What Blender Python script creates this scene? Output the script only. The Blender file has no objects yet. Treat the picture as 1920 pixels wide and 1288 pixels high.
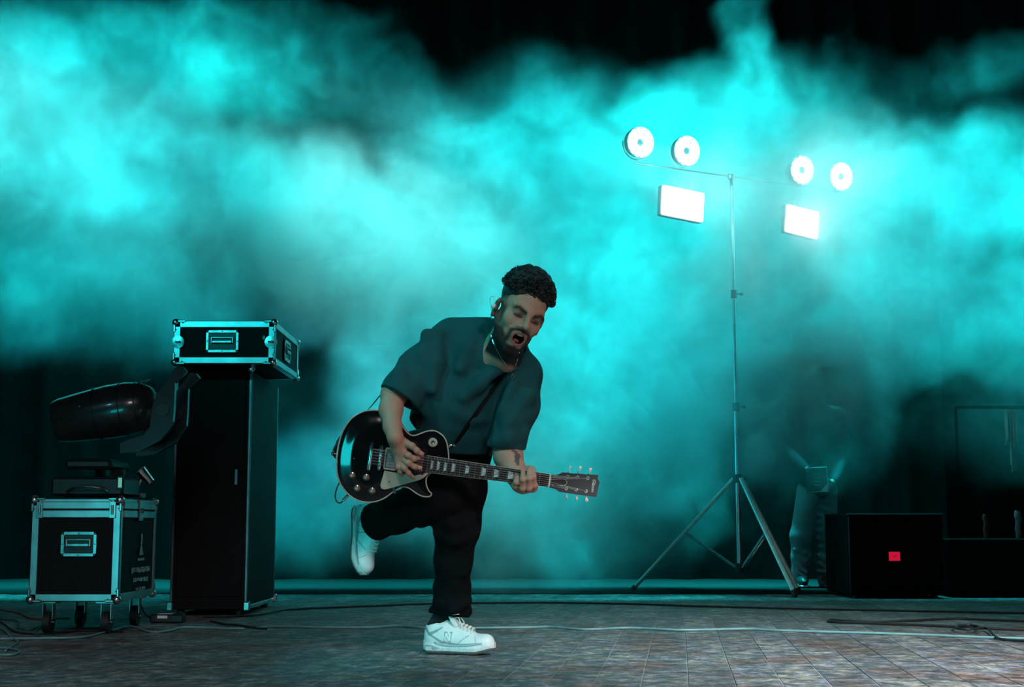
import bpy, bmesh, math, random
import numpy as np
from mathutils import Vector, Matrix
from mathutils.bvhtree import BVHTree

random.seed(7); rng = np.random.default_rng(7)
SC = bpy.context.scene
COL = SC.collection
rad = math.radians

# ------------------------------------------------------------------ camera, world, lights, exposure
F = 2667.0; PITCH = rad(7.33); CH = 0.48
CAM = Vector((0, 0, CH))
RT = Vector((1, 0, 0)); UPC = Vector((0, -math.sin(PITCH), math.cos(PITCH))); FW = Vector((0, math.cos(PITCH), math.sin(PITCH)))
cd = bpy.data.cameras.new('camera'); cam = bpy.data.objects.new('camera', cd); COL.objects.link(cam)
cd.sensor_width = 36; cd.lens = F * 36 / 1920; cd.clip_end = 100
cam.location = CAM; cam.rotation_euler = (math.pi / 2 + PITCH, 0, 0)
SC.camera = cam

w = bpy.data.worlds.new('world'); SC.world = w; w.use_nodes = True
w.node_tree.nodes['Background'].inputs[0].default_value = (0.0035, 0.004, 0.0035, 1)
w.node_tree.nodes['Background'].inputs[1].default_value = 1.0
SC.view_settings.view_transform = 'Standard'; SC.view_settings.look = 'None'
SC.view_settings.exposure = 0.0; SC.view_settings.gamma = 1.0
SC.cycles.use_denoising = True
SC.cycles.max_bounces = 4; SC.cycles.diffuse_bounces = 2; SC.cycles.glossy_bounces = 2
SC.cycles.volume_bounces = 0; SC.cycles.transparent_max_bounces = 16
SC.cycles.use_adaptive_sampling = True; SC.cycles.adaptive_threshold = .03; SC.cycles.adaptive_min_samples = 16
SC.cycles.volume_step_rate = 3; SC.cycles.volume_max_steps = 512
SC.cycles.sample_clamp_indirect = 3


def V(px, py, Z):
    """point seen at a pixel, Z metres along the optical axis"""
    return CAM + Z * (FW + (px - 960) / F * RT + (644 - py) / F * UPC)


def P(px, py, D):
    """point seen at a pixel, on the vertical plane D metres in front"""
    d = FW + (px - 960) / F * RT + (644 - py) / F * UPC
    return CAM + d * (D / d.y)


def G(px, py, z=0.0):
    d = FW + (px - 960) / F * RT + (644 - py) / F * UPC
    return CAM + d * ((z - CH) / d.z)


def lamp(kind, loc, target, color, energy, size=.3, angle=60, blend=.6, size_y=None):
    l = bpy.data.lights.new('scene_light', kind); l.energy = energy; l.color = color
    if kind == 'SPOT':
        l.spot_size = rad(angle); l.spot_blend = blend; l.shadow_soft_size = size
    elif kind == 'POINT':
        l.shadow_soft_size = size
    elif kind == 'AREA':
        l.size = size
        if size_y: l.shape = 'RECTANGLE'; l.size_y = size_y
    o = bpy.data.objects.new('scene_light', l); COL.objects.link(o); o.location = loc
    d = Vector(target) - Vector(loc)
    o.rotation_euler = d.to_track_quat('-Z', 'Y').to_euler()
    return o


CY = (0.012, .95, 1.0); CYB = (0.0, 0.72, 1.0); PALE = (0.20, 1.0, 0.98)
lamp('SPOT', (-8.6, 10.4, 5.6), (-.7, 10.8, 2.25), PALE, 6500, .3, 18, 1)       # pale beam falling from the left wing
lamp("SPOT", (-2.2, 8.3, 6.6), (-.62, 10.9, 1.9), PALE, 4600, .3, 27, 1)        # second pale spot, added above the middle to brighten the smoke
lamp('SPOT', (-7.6, 9.9, 3.0), (0, 10.7, 2.5), CY, 900, .3, 30, 1)              # softer beam from the left wing
for bx, bw, be in ((-3.2, 3.0, 470), (1.0, 3.2, 530), (4.3, 2.6, 350)):          # unseen overhead area lights added to light the smoke
    o = lamp('AREA', (bx, 11.9, 12.0), (bx, 11.7, 0), CY, be, bw, size_y=.3); o.data.spread = rad(22)
lamp('SPOT', (-7.6, 10.6, 1.3), (0, 10.8, 1.3), CYB, 2200, .3, 22, 1)            # low blue spot added at the left to tint the lower smoke
lamp('SPOT', (8.2, 9.2, 4.4), (1.4, 9.6, 2.1), CY, 1900, .3, 20, 1)              # unseen spot at the right, added to light the front smoke
# figure and floor
lamp('SPOT', (3.2, 0.6, 3.2), (1.9, 4.5, .0), (0.88, 0.94, 1.0), 4800, .3, 41, 1)
lamp('SPOT', (-.6, .2, 3.3), (-1.4, 4.8, .0), (0.95, 0.86, 0.95), 420, .5, 42, 1)  # dim white fill added for the left of the floor  # white front light
lamp('SPOT', (1.2, 2.0, 2.7), (0.02, 5.1, 1.08), (1.0, 0.97, 0.95), 150, .2, 23, .8)  # soft white on the face and hands
lamp('SPOT', (-1.6, 2.6, .9), (-.42, 5.5, .12), CY, 170, .1, 17, .8)             # cyan low light on the shoes
lamp('AREA', (-2.3, 2.6, .35), (-.5, 5.1, .7), CY, 12, .9, size_y=.6)             # cyan softbox added front left for reflections on the guitar body
lamp('SPOT', (-2.3, 3.4, 3.3), (-.2, 5.3, 1.1), CY, 170, .12, 22, .8)           # cyan key from the left
lamp('SPOT', (-1.9, 6.6, 3.6), (-.3, 5.3, 1.0), CY, 90, .5, 34, .8)             # cyan back light
lamp('SPOT', (1.8, 6.6, 3.2), (0.05, 5.2, 1.0), CY, 50, .4, 30, .8)
lamp('SPOT', (1.0, 6.6, 1.7), (1.88, 9.75, .3), (1, .95, .8), 40, .1, 15, 1)       # unseen white spot added to brighten the stand's front leg
lamp('SPOT', (-3.6, 1.6, 3.0), (-1.75, 7.0, .5), (.25, .75, 1), 45, .2, 15, 1)  # dim blue on the low case
lamp('SPOT', (-3.6, 1.6, 3.4), (-1.5, 7.7, 1.68), CY, 420, .2, 13, 1)            # cyan on the cases
lamp('SPOT', (2.0, 4.4, .12), (-.2, 5.2, .62), (1.0, 0.05, 0.05), 22, .05, 26, .8)  # red low light

# ------------------------------------------------------------------ materials
MATS = {}


def mat(name, col, rough=.5, metal=0.0, var=.15, scale=12, bump=0.0, spec=.5, coat=0.0, stretch=(1, 1, 1), col2=None):
    if name in MATS: return MATS[name]
    m = bpy.data.materials.new(name); m.use_nodes = True; nt = m.node_tree; b = nt.nodes['Principled BSDF']
    b.inputs['Roughness'].default_value = rough; b.inputs['Metallic'].default_value = metal
    b.inputs['Specular IOR Level'].default_value = spec; b.inputs['Coat Weight'].default_value = coat
    b.inputs['Coat Roughness'].default_value = .06
    tc = nt.nodes.new('ShaderNodeTexCoord'); mp = nt.nodes.new('ShaderNodeMapping'); mp.inputs['Scale'].default_value = stretch
    n = nt.nodes.new('ShaderNodeTexNoise'); n.inputs['Scale'].default_value = scale; n.inputs['Detail'].default_value = 4
    nt.links.new(tc.outputs['Object'], mp.inputs[0]); nt.links.new(mp.outputs[0], n.inputs['Vector'])
    r = nt.nodes.new('ShaderNodeValToRGB')
    c2 = col2 or tuple(min(1, c * (1 + var)) for c in col); c1 = tuple(c * (1 - var) for c in col)
    r.color_ramp.elements[0].position = .35; r.color_ramp.elements[1].position = .65
    r.color_ramp.elements[0].color = (*c1, 1); r.color_ramp.elements[1].color = (*c2, 1)
    nt.links.new(n.outputs[0], r.inputs[0]); nt.links.new(r.outputs[0], b.inputs['Base Color'])
    if bump:
        bp = nt.nodes.new('ShaderNodeBump'); bp.inputs['Strength'].default_value = bump; bp.inputs['Distance'].default_value = .01
        nt.links.new(n.outputs[0], bp.inputs['Height']); nt.links.new(bp.outputs[0], b.inputs['Normal'])
    MATS[name] = m
    return m


def vmat(name, rough=.5, bump=0.0, scale=60, spec=.5, sss=0.0):
    """colour from the mesh's own 'paint' attribute, broken up by fine noise"""
    m = bpy.data.materials.new(name); m.use_nodes = True; nt = m.node_tree; b = nt.nodes['Principled BSDF']
    b.inputs['Roughness'].default_value = rough; b.inputs['Specular IOR Level'].default_value = spec
    a = nt.nodes.new('ShaderNodeAttribute'); a.attribute_name = 'paint'
    n = nt.nodes.new('ShaderNodeTexNoise'); n.inputs['Scale'].default_value = scale; n.inputs['Detail'].default_value = 3
    tc = nt.nodes.new('ShaderNodeTexCoord'); nt.links.new(tc.outputs['Object'], n.inputs['Vector'])
    mr = nt.nodes.new('ShaderNodeMapRange'); mr.inputs[3].default_value = .86; mr.inputs[4].default_value = 1.14
    nt.links.new(n.outputs[0], mr.inputs[0])
    mx = nt.nodes.new('ShaderNodeVectorMath'); mx.operation = 'SCALE'
    nt.links.new(a.outputs['Color'], mx.inputs[0]); nt.links.new(mr.outputs[0], mx.inputs['Scale'])
    nt.links.new(mx.outputs[0], b.inputs['Base Color'])
    if bump:
        bp = nt.nodes.new('ShaderNodeBump'); bp.inputs['Strength'].default_value = bump; bp.inputs['Distance'].default_value = .003
        nt.links.new(n.outputs[0], bp.inputs['Height']); nt.links.new(bp.outputs[0], b.inputs['Normal'])
    return m


def emat(name, col, e):
    m = bpy.data.materials.new(name); m.use_nodes = True; nt = m.node_tree; nt.nodes.clear()
    o = nt.nodes.new('ShaderNodeOutputMaterial'); em = nt.nodes.new('ShaderNodeEmission')
    em.inputs[0].default_value = (*col, 1); em.inputs[1].default_value = e
    nt.links.new(em.outputs[0], o.inputs[0]); m.cycles.emission_sampling = 'NONE'
    return m


black_gloss = mat('black_lacquer', (.004, .005, .006), .12, 0, .2, 20, coat=1.0)
black_plastic = mat('black_plastic', (.012, .013, .014), .4, 0, .2, 40)
black_rubber = mat('black_rubber', (.008, .009, .009), .6, 0, .2, 40, .1)
black_cloth = mat('black_curtain_cloth', (.0025, .003, .003), .95, 0, .3, 5, .2, spec=.1)
matte_black = mat('matte_black_paint', (.0035, .004, .004), .9, 0, .2, 20, spec=.08)
laminate = mat('black_laminate', (.005, .006, .0065), .7, 0, .3, 60, .1, spec=.15)
alu = mat('aluminium', (.55, .58, .6), .34, 1.0, .15, 9, .05)
steel = mat('zinc_steel', (.6, .62, .62), .28, 1.0, .2, 30)
chrome = mat('chrome', (.85, .86, .86), .12, 1.0, .04, 20)
gold = mat('nickel_knob_cap', (.75, .6, .42), .3, .8, .1, 50)
cream = mat('cream_plastic', (.42, .38, .29), .35, 0, .06, 30, coat=.4)
pearl = mat('pearloid', (.55, .62, .6), .25, 0, .35, 90, coat=.5)
rosewood = mat('rosewood', (.022, .014, .011), .4, 0, .4, 30, .1, stretch=(1, 12, 12))
bone = mat('bone', (.72, .68, .5), .4, 0, .05, 30)
tulip = mat('aged_green_plastic', (.62, .5, .4), .3, 0, .15, 40, coat=.4)
white_cable = mat('pale_cable_rubber', (.15, .3, .3), .45, 0, .12, 20)
cloth_paper = mat('white_paper', (.75, .76, .74), .7, 0, .06, 20)

# ------------------------------------------------------------------ mesh helpers


def link(name, me, material, parent=None, smooth=True):
    o = bpy.data.objects.new(name, me); COL.objects.link(o)
    if material is not None:
        for mm in (material if isinstance(material, (list, tuple)) else [material]): me.materials.append(mm)
    if parent is not None: o.parent = parent
    if smooth and len(me.polygons):
        me.polygons.foreach_set('use_smooth', np.ones(len(me.polygons), bool))
    return o


def tag(o, label=None, cat=None, group=None, kind=None):
    if label: o['label'] = label
    if cat: o['category'] = cat
    if group: o['group'] = group
    if kind: o['kind'] = kind
    return o


def empty(name, loc, label, cat, group=None, rot=None):
    o = bpy.data.objects.new(name, None); COL.objects.link(o); o.location = loc; o.empty_display_size = .1
    if rot is not None: o.rotation_euler = rot
    return tag(o, label, cat, group)


def copy_tree(o, parent=None):
    c = o.copy(); COL.objects.link(c); c.parent = parent
    for ch in [x for x in SC.objects if x.parent == o]: copy_tree(ch, c)
    return c


class MB:
    def __init__(s, off=(0, 0, 0)): s.v = []; s.f = []; s.off = Vector(off)

    def add(s, vs, fs, M=None):
        n = len(s.v)
        for p in vs:
            p = Vector(p)
            if M is not None: p = M @ p
            s.v.append(tuple(p - s.off))
        s.f += [tuple(i + n for i in f) for f in fs]
        return s

    def box(s, c, size, R=None, bev=0.0):
        hx, hy, hz = size[0] / 2, size[1] / 2, size[2] / 2
        b = min(bev, hx * .9, hy * .9, hz * .9)
        M = Matrix.Translation(Vector(c)) @ (R.to_4x4() if R is not None else Matrix.Identity(4))
        if b <= 0:
            vs = [(x, y, z) for x in (-hx, hx) for y in (-hy, hy) for z in (-hz, hz)]
            fs = [(0, 1, 3, 2), (4, 6, 7, 5), (0, 4, 5, 1), (2, 3, 7, 6), (0, 2, 6, 4), (1, 5, 7, 3)]
            return s.add(vs, fs, M)
        vs = []; idx = {}
        for sx in (-1, 1):
            for sy in (-1, 1):
                for sz in (-1, 1):
                    for a in range(3):
                        p = [sx * (hx - b), sy * (hy - b), sz * (hz - b)]
                        p[a] += (sx, sy, sz)[a] * b
                        idx[(sx, sy, sz, a)] = len(vs); vs.append(tuple(p))
        fs = []
        for a in range(3):
            o1, o2 = (a + 1) % 3, (a + 2) % 3
            for sg in (-1, 1):
                q = []
                for u, v in ((-1, -1), (1, -1), (1, 1), (-1, 1)):
                    k = [0, 0, 0]; k[a] = sg; k[o1] = u; k[o2] = v
                    q.append(idx[(*k, a)])
                fs.append(tuple(q if sg > 0 else q[::-1]))
            for u in (-1, 1):
                for v in (-1, 1):
                    q = []
                    for sg in (-1, 1):
                        k = [0, 0, 0]; k[a] = sg; k[o1] = u; k[o2] = v
                        q.append((idx[(*k, o1)], idx[(*k, o2)]))
                    f = (q[0][0], q[1][0], q[1][1], q[0][1])
                    fs.append(f if u * v < 0 else f[::-1])
        for sx in (-1, 1):
            for sy in (-1, 1):
                for sz in (-1, 1):
                    f = tuple(idx[(sx, sy, sz, a)] for a in range(3))
                    fs.append(f if sx * sy * sz > 0 else f[::-1])
        return s.add(vs, fs, M)

    def tube(s, pts, r, n=8, cap=True, closed=False, flat=None):
        pts = [Vector(p) for p in pts]; m = len(pts)
        rs = r if isinstance(r, (list, tuple)) else [r] * m
        vs = []; ref = None
        for i, p in enumerate(pts):
            if closed: t = pts[(i + 1) % m] - pts[i - 1]
            else: t = pts[min(i + 1, m - 1)] - pts[max(i - 1, 0)]
            if t.length < 1e-9: t = Vector((0, 0, 1))
            t.normalize()
            if ref is None:
                ref = Vector((0, 0, 1)) if abs(t.z) < .9 else Vector((1, 0, 0))
            a = ref - t * ref.dot(t)
            if a.length < 1e-6: a = t.orthogonal()
            a.normalize(); ref = a; b = t.cross(a)
            for k in range(n):
                an = 2 * math.pi * k / n
                vs.append(p + rs[i] * (math.cos(an) * a + math.sin(an) * b))
        fs = []
        for i in range(m if closed else m - 1):
            j = (i + 1) % m
            for k in range(n):
                l = (k + 1) % n
                fs.append((i * n + k, i * n + l, j * n + l, j * n + k))
        if cap and not closed:
            fs.append(tuple(range(n))[::-1]); fs.append(tuple((m - 1) * n + k for k in range(n)))
        return s.add(vs, fs)

    def cyl(s, a, b, r1, r2=None, n=20):
        return s.tube([a, b], [r1, r1 if r2 is None else r2], n)

    def lathe(s, prof, M, n=24):
        vs = []; fs = []
        for (r, z) in prof:
            for k in range(n):
                an = 2 * math.pi * k / n; vs.append((r * math.cos(an), r * math.sin(an), z))
        for i in range(len(prof) - 1):
            for k in range(n):
                l = (k + 1) % n; fs.append((i * n + k, i * n + l, (i + 1) * n + l, (i + 1) * n + k))
        fs.append(tuple(range(n))[::-1]); fs.append(tuple((len(prof) - 1) * n + k for k in range(n)))
        return s.add(vs, fs, M)

    def prism(s, pts, z0, z1, M=None, bev=0.0):
        n = len(pts)
        area = sum(pts[i][0] * pts[(i + 1) % n][1] - pts[(i + 1) % n][0] * pts[i][1] for i in range(n))
        if area < 0: pts = pts[::-1]
        vs = [(x, y, z0) for x, y in pts] + [(x, y, z1) for x, y in pts]
        fs = [tuple(range(n))[::-1], tuple(range(n, 2 * n))]
        for i in range(n):
            j = (i + 1) % n; fs.append((i, j, n + j, n + i))
        return s.add(vs, fs, M)

    def sphere(s, c, r, M=None, nu=14, nv=9):
        rr = r if isinstance(r, (list, tuple)) else (r, r, r)
        vs = [(c[0], c[1], c[2] - rr[2])]; fs = []
        for i in range(1, nv):
            ph = -math.pi / 2 + math.pi * i / nv
            for k in range(nu):
                an = 2 * math.pi * k / nu
                vs.append((c[0] + rr[0] * math.cos(ph) * math.cos(an), c[1] + rr[1] * math.cos(ph) * math.sin(an), c[2] + rr[2] * math.sin(ph)))
        vs.append((c[0], c[1], c[2] + rr[2])); top = len(vs) - 1
        for k in range(nu):
            l = (k + 1) % nu
            fs.append((0, 1 + l, 1 + k)); fs.append((top, 1 + (nv - 2) * nu + k, 1 + (nv - 2) * nu + l))
            for i in range(nv - 2):
                fs.append((1 + i * nu + k, 1 + i * nu + l, 1 + (i + 1) * nu + l, 1 + (i + 1) * nu + k))
        return s.add(vs, fs, M)

    def build(s, name, m, parent=None, smooth=False):
        me = bpy.data.meshes.new(name); me.from_pydata(s.v, [], s.f); me.update()
        o = link(name, me, m, parent, False)
        if smooth:
            me.polygons.foreach_set('use_smooth', np.ones(len(me.polygons), bool))
            try: me.set_sharp_from_angle(angle=rad(38))
            except Exception: pass
        return o


def spline(pts, n=8, closed=False):
    pts = [Vector(p) for p in pts]; m = len(pts); out = []
    rng_ = range(m if closed else m - 1)
    for i in rng_:
        if closed: p0, p1, p2, p3 = pts[i - 1], pts[i], pts[(i + 1) % m], pts[(i + 2) % m]
        else: p0, p1, p2, p3 = pts[max(i - 1, 0)], pts[i], pts[i + 1], pts[min(i + 2, m - 1)]
        for k in range(n):
            t = k / n
            out.append(.5 * ((2 * p1) + (-p0 + p2) * t + (2 * p0 - 5 * p1 + 4 * p2 - p3) * t * t + (-p0 + 3 * p1 - 3 * p2 + p3) * t ** 3))
    if not closed: out.append(pts[-1])
    return out


def text_mesh(txt, size, name, m, parent, M, depth=.0006, shear=0.0):
    c = bpy.data.curves.new(name, 'FONT'); c.body = txt; c.size = size; c.extrude = depth; c.shear = shear
    c.align_x = 'CENTER'; c.align_y = 'CENTER'; c.resolution_u = 3
    t = bpy.data.objects.new(name, c); COL.objects.link(t)
    dg = bpy.context.evaluated_depsgraph_get(); me = bpy.data.meshes.new_from_object(t.evaluated_get(dg))
    bpy.data.objects.remove(t); me.transform(M)
    return link(name, me, m, parent, False)


# ------------------------------------------------------------------ signed-distance modelling (numpy surface nets)
BIG = 1.0


def axis(lo, hi, h, fine=()):
    """1-D grid, step h, refined to hf inside each (a, b, hf)"""
    out = [lo]
    while out[-1] < hi:
        x = out[-1]; st = h
        for a, b, hf in fine:
            if a - h <= x <= b: st = min(st, hf)
        out.append(x + st)
    return np.array(out, np.float32)


class Field:
    def __init__(s, ax, ay, az):
        s.ax = [ax, ay, az]; s.D = np.full((len(ax), len(ay), len(az)), BIG, np.float32)

    def sub(s, lo, hi):
        sl = []
        for a, l, h in zip(s.ax, lo, hi):
            i = max(0, int(np.searchsorted(a, l)) - 1); j = min(len(a), int(np.searchsorted(a, h)) + 1)
            if j - i < 1: return None
            sl.append(slice(i, j))
        sl = tuple(sl)
        x = s.ax[0][sl[0]][:, None, None]; y = s.ax[1][sl[1]][None, :, None]; z = s.ax[2][sl[2]][None, None, :]
        return sl, x, y, z

    def op(s, fn, lo, hi, k=.01, mode='u', pad=.04):
        r = s.sub([l - pad - k for l in lo], [h + pad + k for h in hi])
        if r is None: return s
        sl, x, y, z = r; d = fn(x, y, z).astype(np.float32); D = s.D[sl]
        if mode == 'u':
            if k > 0:
                h = np.maximum(k - np.abs(D - d), 0) / k; s.D[sl] = np.minimum(D, d) - h * h * k * .25
            else: s.D[sl] = np.minimum(D, d)
        elif mode == 's':
            d = -d
            if k > 0:
                h = np.maximum(k - np.abs(D - d), 0) / k; s.D[sl] = np.maximum(D, d) + h * h * k * .25
            else: s.D[sl] = np.maximum(D, d)
        return s

    def cap(s, a, b, ra, rb=None, k=.02, mode='u', sq=None):
        a = np.array(a, float); b = np.array(b, float); rb = ra if rb is None else rb
        R = max(ra, rb); ba = b - a; L = max(float(ba @ ba), 1e-9)

        def fn(x, y, z):
            px, py, pz = x - a[0], y - a[1], z - a[2]
            t = np.clip((px * ba[0] + py * ba[1] + pz * ba[2]) / L, 0, 1)
            return np.sqrt((px - t * ba[0]) ** 2 + (py - t * ba[1]) ** 2 + (pz - t * ba[2]) ** 2) - (ra + (rb - ra) * t)
        return s.op(fn, np.minimum(a, b) - R, np.maximum(a, b) + R, k, mode)

    def chain(s, pts, k=.02, mode='u'):
        for p, q in zip(pts[:-1], pts[1:]): s.cap(p[0], q[0], p[1], q[1], k, mode)
        return s

    def ell(s, c, r, M=None, k=.02, mode='u'):
        c = np.array(c, float); r = np.array(r, float)
        A = np.eye(3) if M is None else np.array(M.to_3x3()).T          # rows: local axes in world
        R = float(r.max())

        def fn(x, y, z):
            q = [x - c[0], y - c[1], z - c[2]]
            k0 = 0; k1 = 0
            for i in range(3):
                l = A[i, 0] * q[0] + A[i, 1] * q[1] + A[i, 2] * q[2]
                k0 = k0 + (l / r[i]) ** 2; k1 = k1 + (l / r[i] ** 2) ** 2
            k0 = np.sqrt(k0) + 1e-9; return k0 * (k0 - 1) / (np.sqrt(k1) + 1e-9)
        return s.op(fn, c - R, c + R, k, mode)

    def halfspace(s, p, n, lo, hi, k=0.0):
        """remove the side the normal points to, inside the box lo..hi"""
        n = np.array(n, float); n /= np.linalg.norm(n); p = np.array(p, float)
        r = s.sub(lo, hi)
        if r is None: return s
        sl, x, y, z = r; d = (x - p[0]) * n[0] + (y - p[1]) * n[1] + (z - p[2]) * n[2]
        s.D[sl] = np.maximum(s.D[sl], d.astype(np.float32)); return s

    def mesh(s):
        D = s.D; S = D < 0
        cnt = np.zeros(tuple(n - 1 for n in D.shape), np.uint8)
        cor = [(a, b, c) for a in (0, 1) for b in (0, 1) for c in (0, 1)]
        for a, b, c in cor: cnt += S[a:a + cnt.shape[0], b:b + cnt.shape[1], c:c + cnt.shape[2]]
        I = np.array(np.nonzero((cnt > 0) & (cnt < 8)))
        cid = np.full(cnt.shape, -1, np.int32); cid[I[0], I[1], I[2]] = np.arange(I.shape[1]); del cnt
        acc = np.zeros((3, I.shape[1])); num = np.zeros(I.shape[1])
        for a in cor:
            for ax_ in range(3):
                if a[ax_] == 1: continue
                b = list(a); b[ax_] = 1
                da = D[I[0] + a[0], I[1] + a[1], I[2] + a[2]]; db = D[I[0] + b[0], I[1] + b[1], I[2] + b[2]]
                cr = (da < 0) != (db < 0); t = np.where(cr, da / np.where(cr, da - db, 1), 0)
                for q in range(3): acc[q] += np.where(cr, a[q] + (t if q == ax_ else 0), 0)
                num += cr
        pos = I + acc / num
        verts = np.stack([np.interp(pos[q], np.arange(len(s.ax[q])), s.ax[q]) for q in range(3)], 1)
        quads = []
        for ax_ in range(3):
            u, v = (ax_ + 1) % 3, (ax_ + 2) % 3
            lo = [slice(None)] * 3; hi = [slice(None)] * 3
            lo[ax_] = slice(0, -1); hi[ax_] = slice(1, None)
            for t in (u, v): lo[t] = hi[t] = slice(1, -1)
            A = S[tuple(lo)]; B = S[tuple(hi)]
            E = np.array(np.nonzero(A != B)); ins = A[E[0], E[1], E[2]]
            E[u] += 1; E[v] += 1

            def g(du, dv):
                q = [E[0].copy(), E[1].copy(), E[2].copy()]; q[u] += du; q[v] += dv; return cid[q[0], q[1], q[2]]
            Q = np.stack([g(-1, -1), g(0, -1), g(0, 0), g(-1, 0)], 1)
            quads.append(np.where(ins[:, None], Q, Q[:, ::-1]))
        return verts, np.concatenate(quads)


def np_mesh(name, verts, quads, m, parent=None, off=(0, 0, 0), smooth=True, paint=None):
    verts = np.asarray(verts) - np.array(off)[None]
    me = bpy.data.meshes.new(name); me.vertices.add(len(verts)); me.vertices.foreach_set('co', verts.astype(np.float32).ravel())
    k = quads.shape[1]
    me.loops.add(quads.size); me.loops.foreach_set('vertex_index', quads.astype(np.int32).ravel())
    me.polygons.add(len(quads)); me.polygons.foreach_set('loop_start', np.arange(0, quads.size, k, dtype=np.int32))
    me.update(calc_edges=True); me.validate()
    if paint is not None:
        a = me.attributes.new('paint', 'FLOAT_COLOR', 'POINT')
        a.data.foreach_set('color', np.concatenate([paint, np.ones((len(paint), 1))], 1).astype(np.float32).ravel())
    return link(name, me, m, parent, smooth)


def relax(verts, quads, it=1, lam=.5):
    n = len(verts)
    for _ in range(it):
        acc = np.zeros_like(verts); c = np.zeros(n)
        for i in range(4):
            a, b = quads[:, i], quads[:, (i + 1) % 4]
            for q in range(3): acc[:, q] += np.bincount(a, verts[b, q], n) + np.bincount(b, verts[a, q], n)
            c += np.bincount(a, minlength=n) + np.bincount(b, minlength=n)
        verts = verts + lam * (acc / np.maximum(c, 1)[:, None] - verts)
    return verts


def tris_bvh(verts, quads):
    return BVHTree.FromPolygons([tuple(v) for v in verts], [tuple(int(i) for i in q) for q in quads])


def sstep(a, b, x):
    t = np.clip((x - a) / (b - a), 0, 1); return t * t * (3 - 2 * t)


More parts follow.
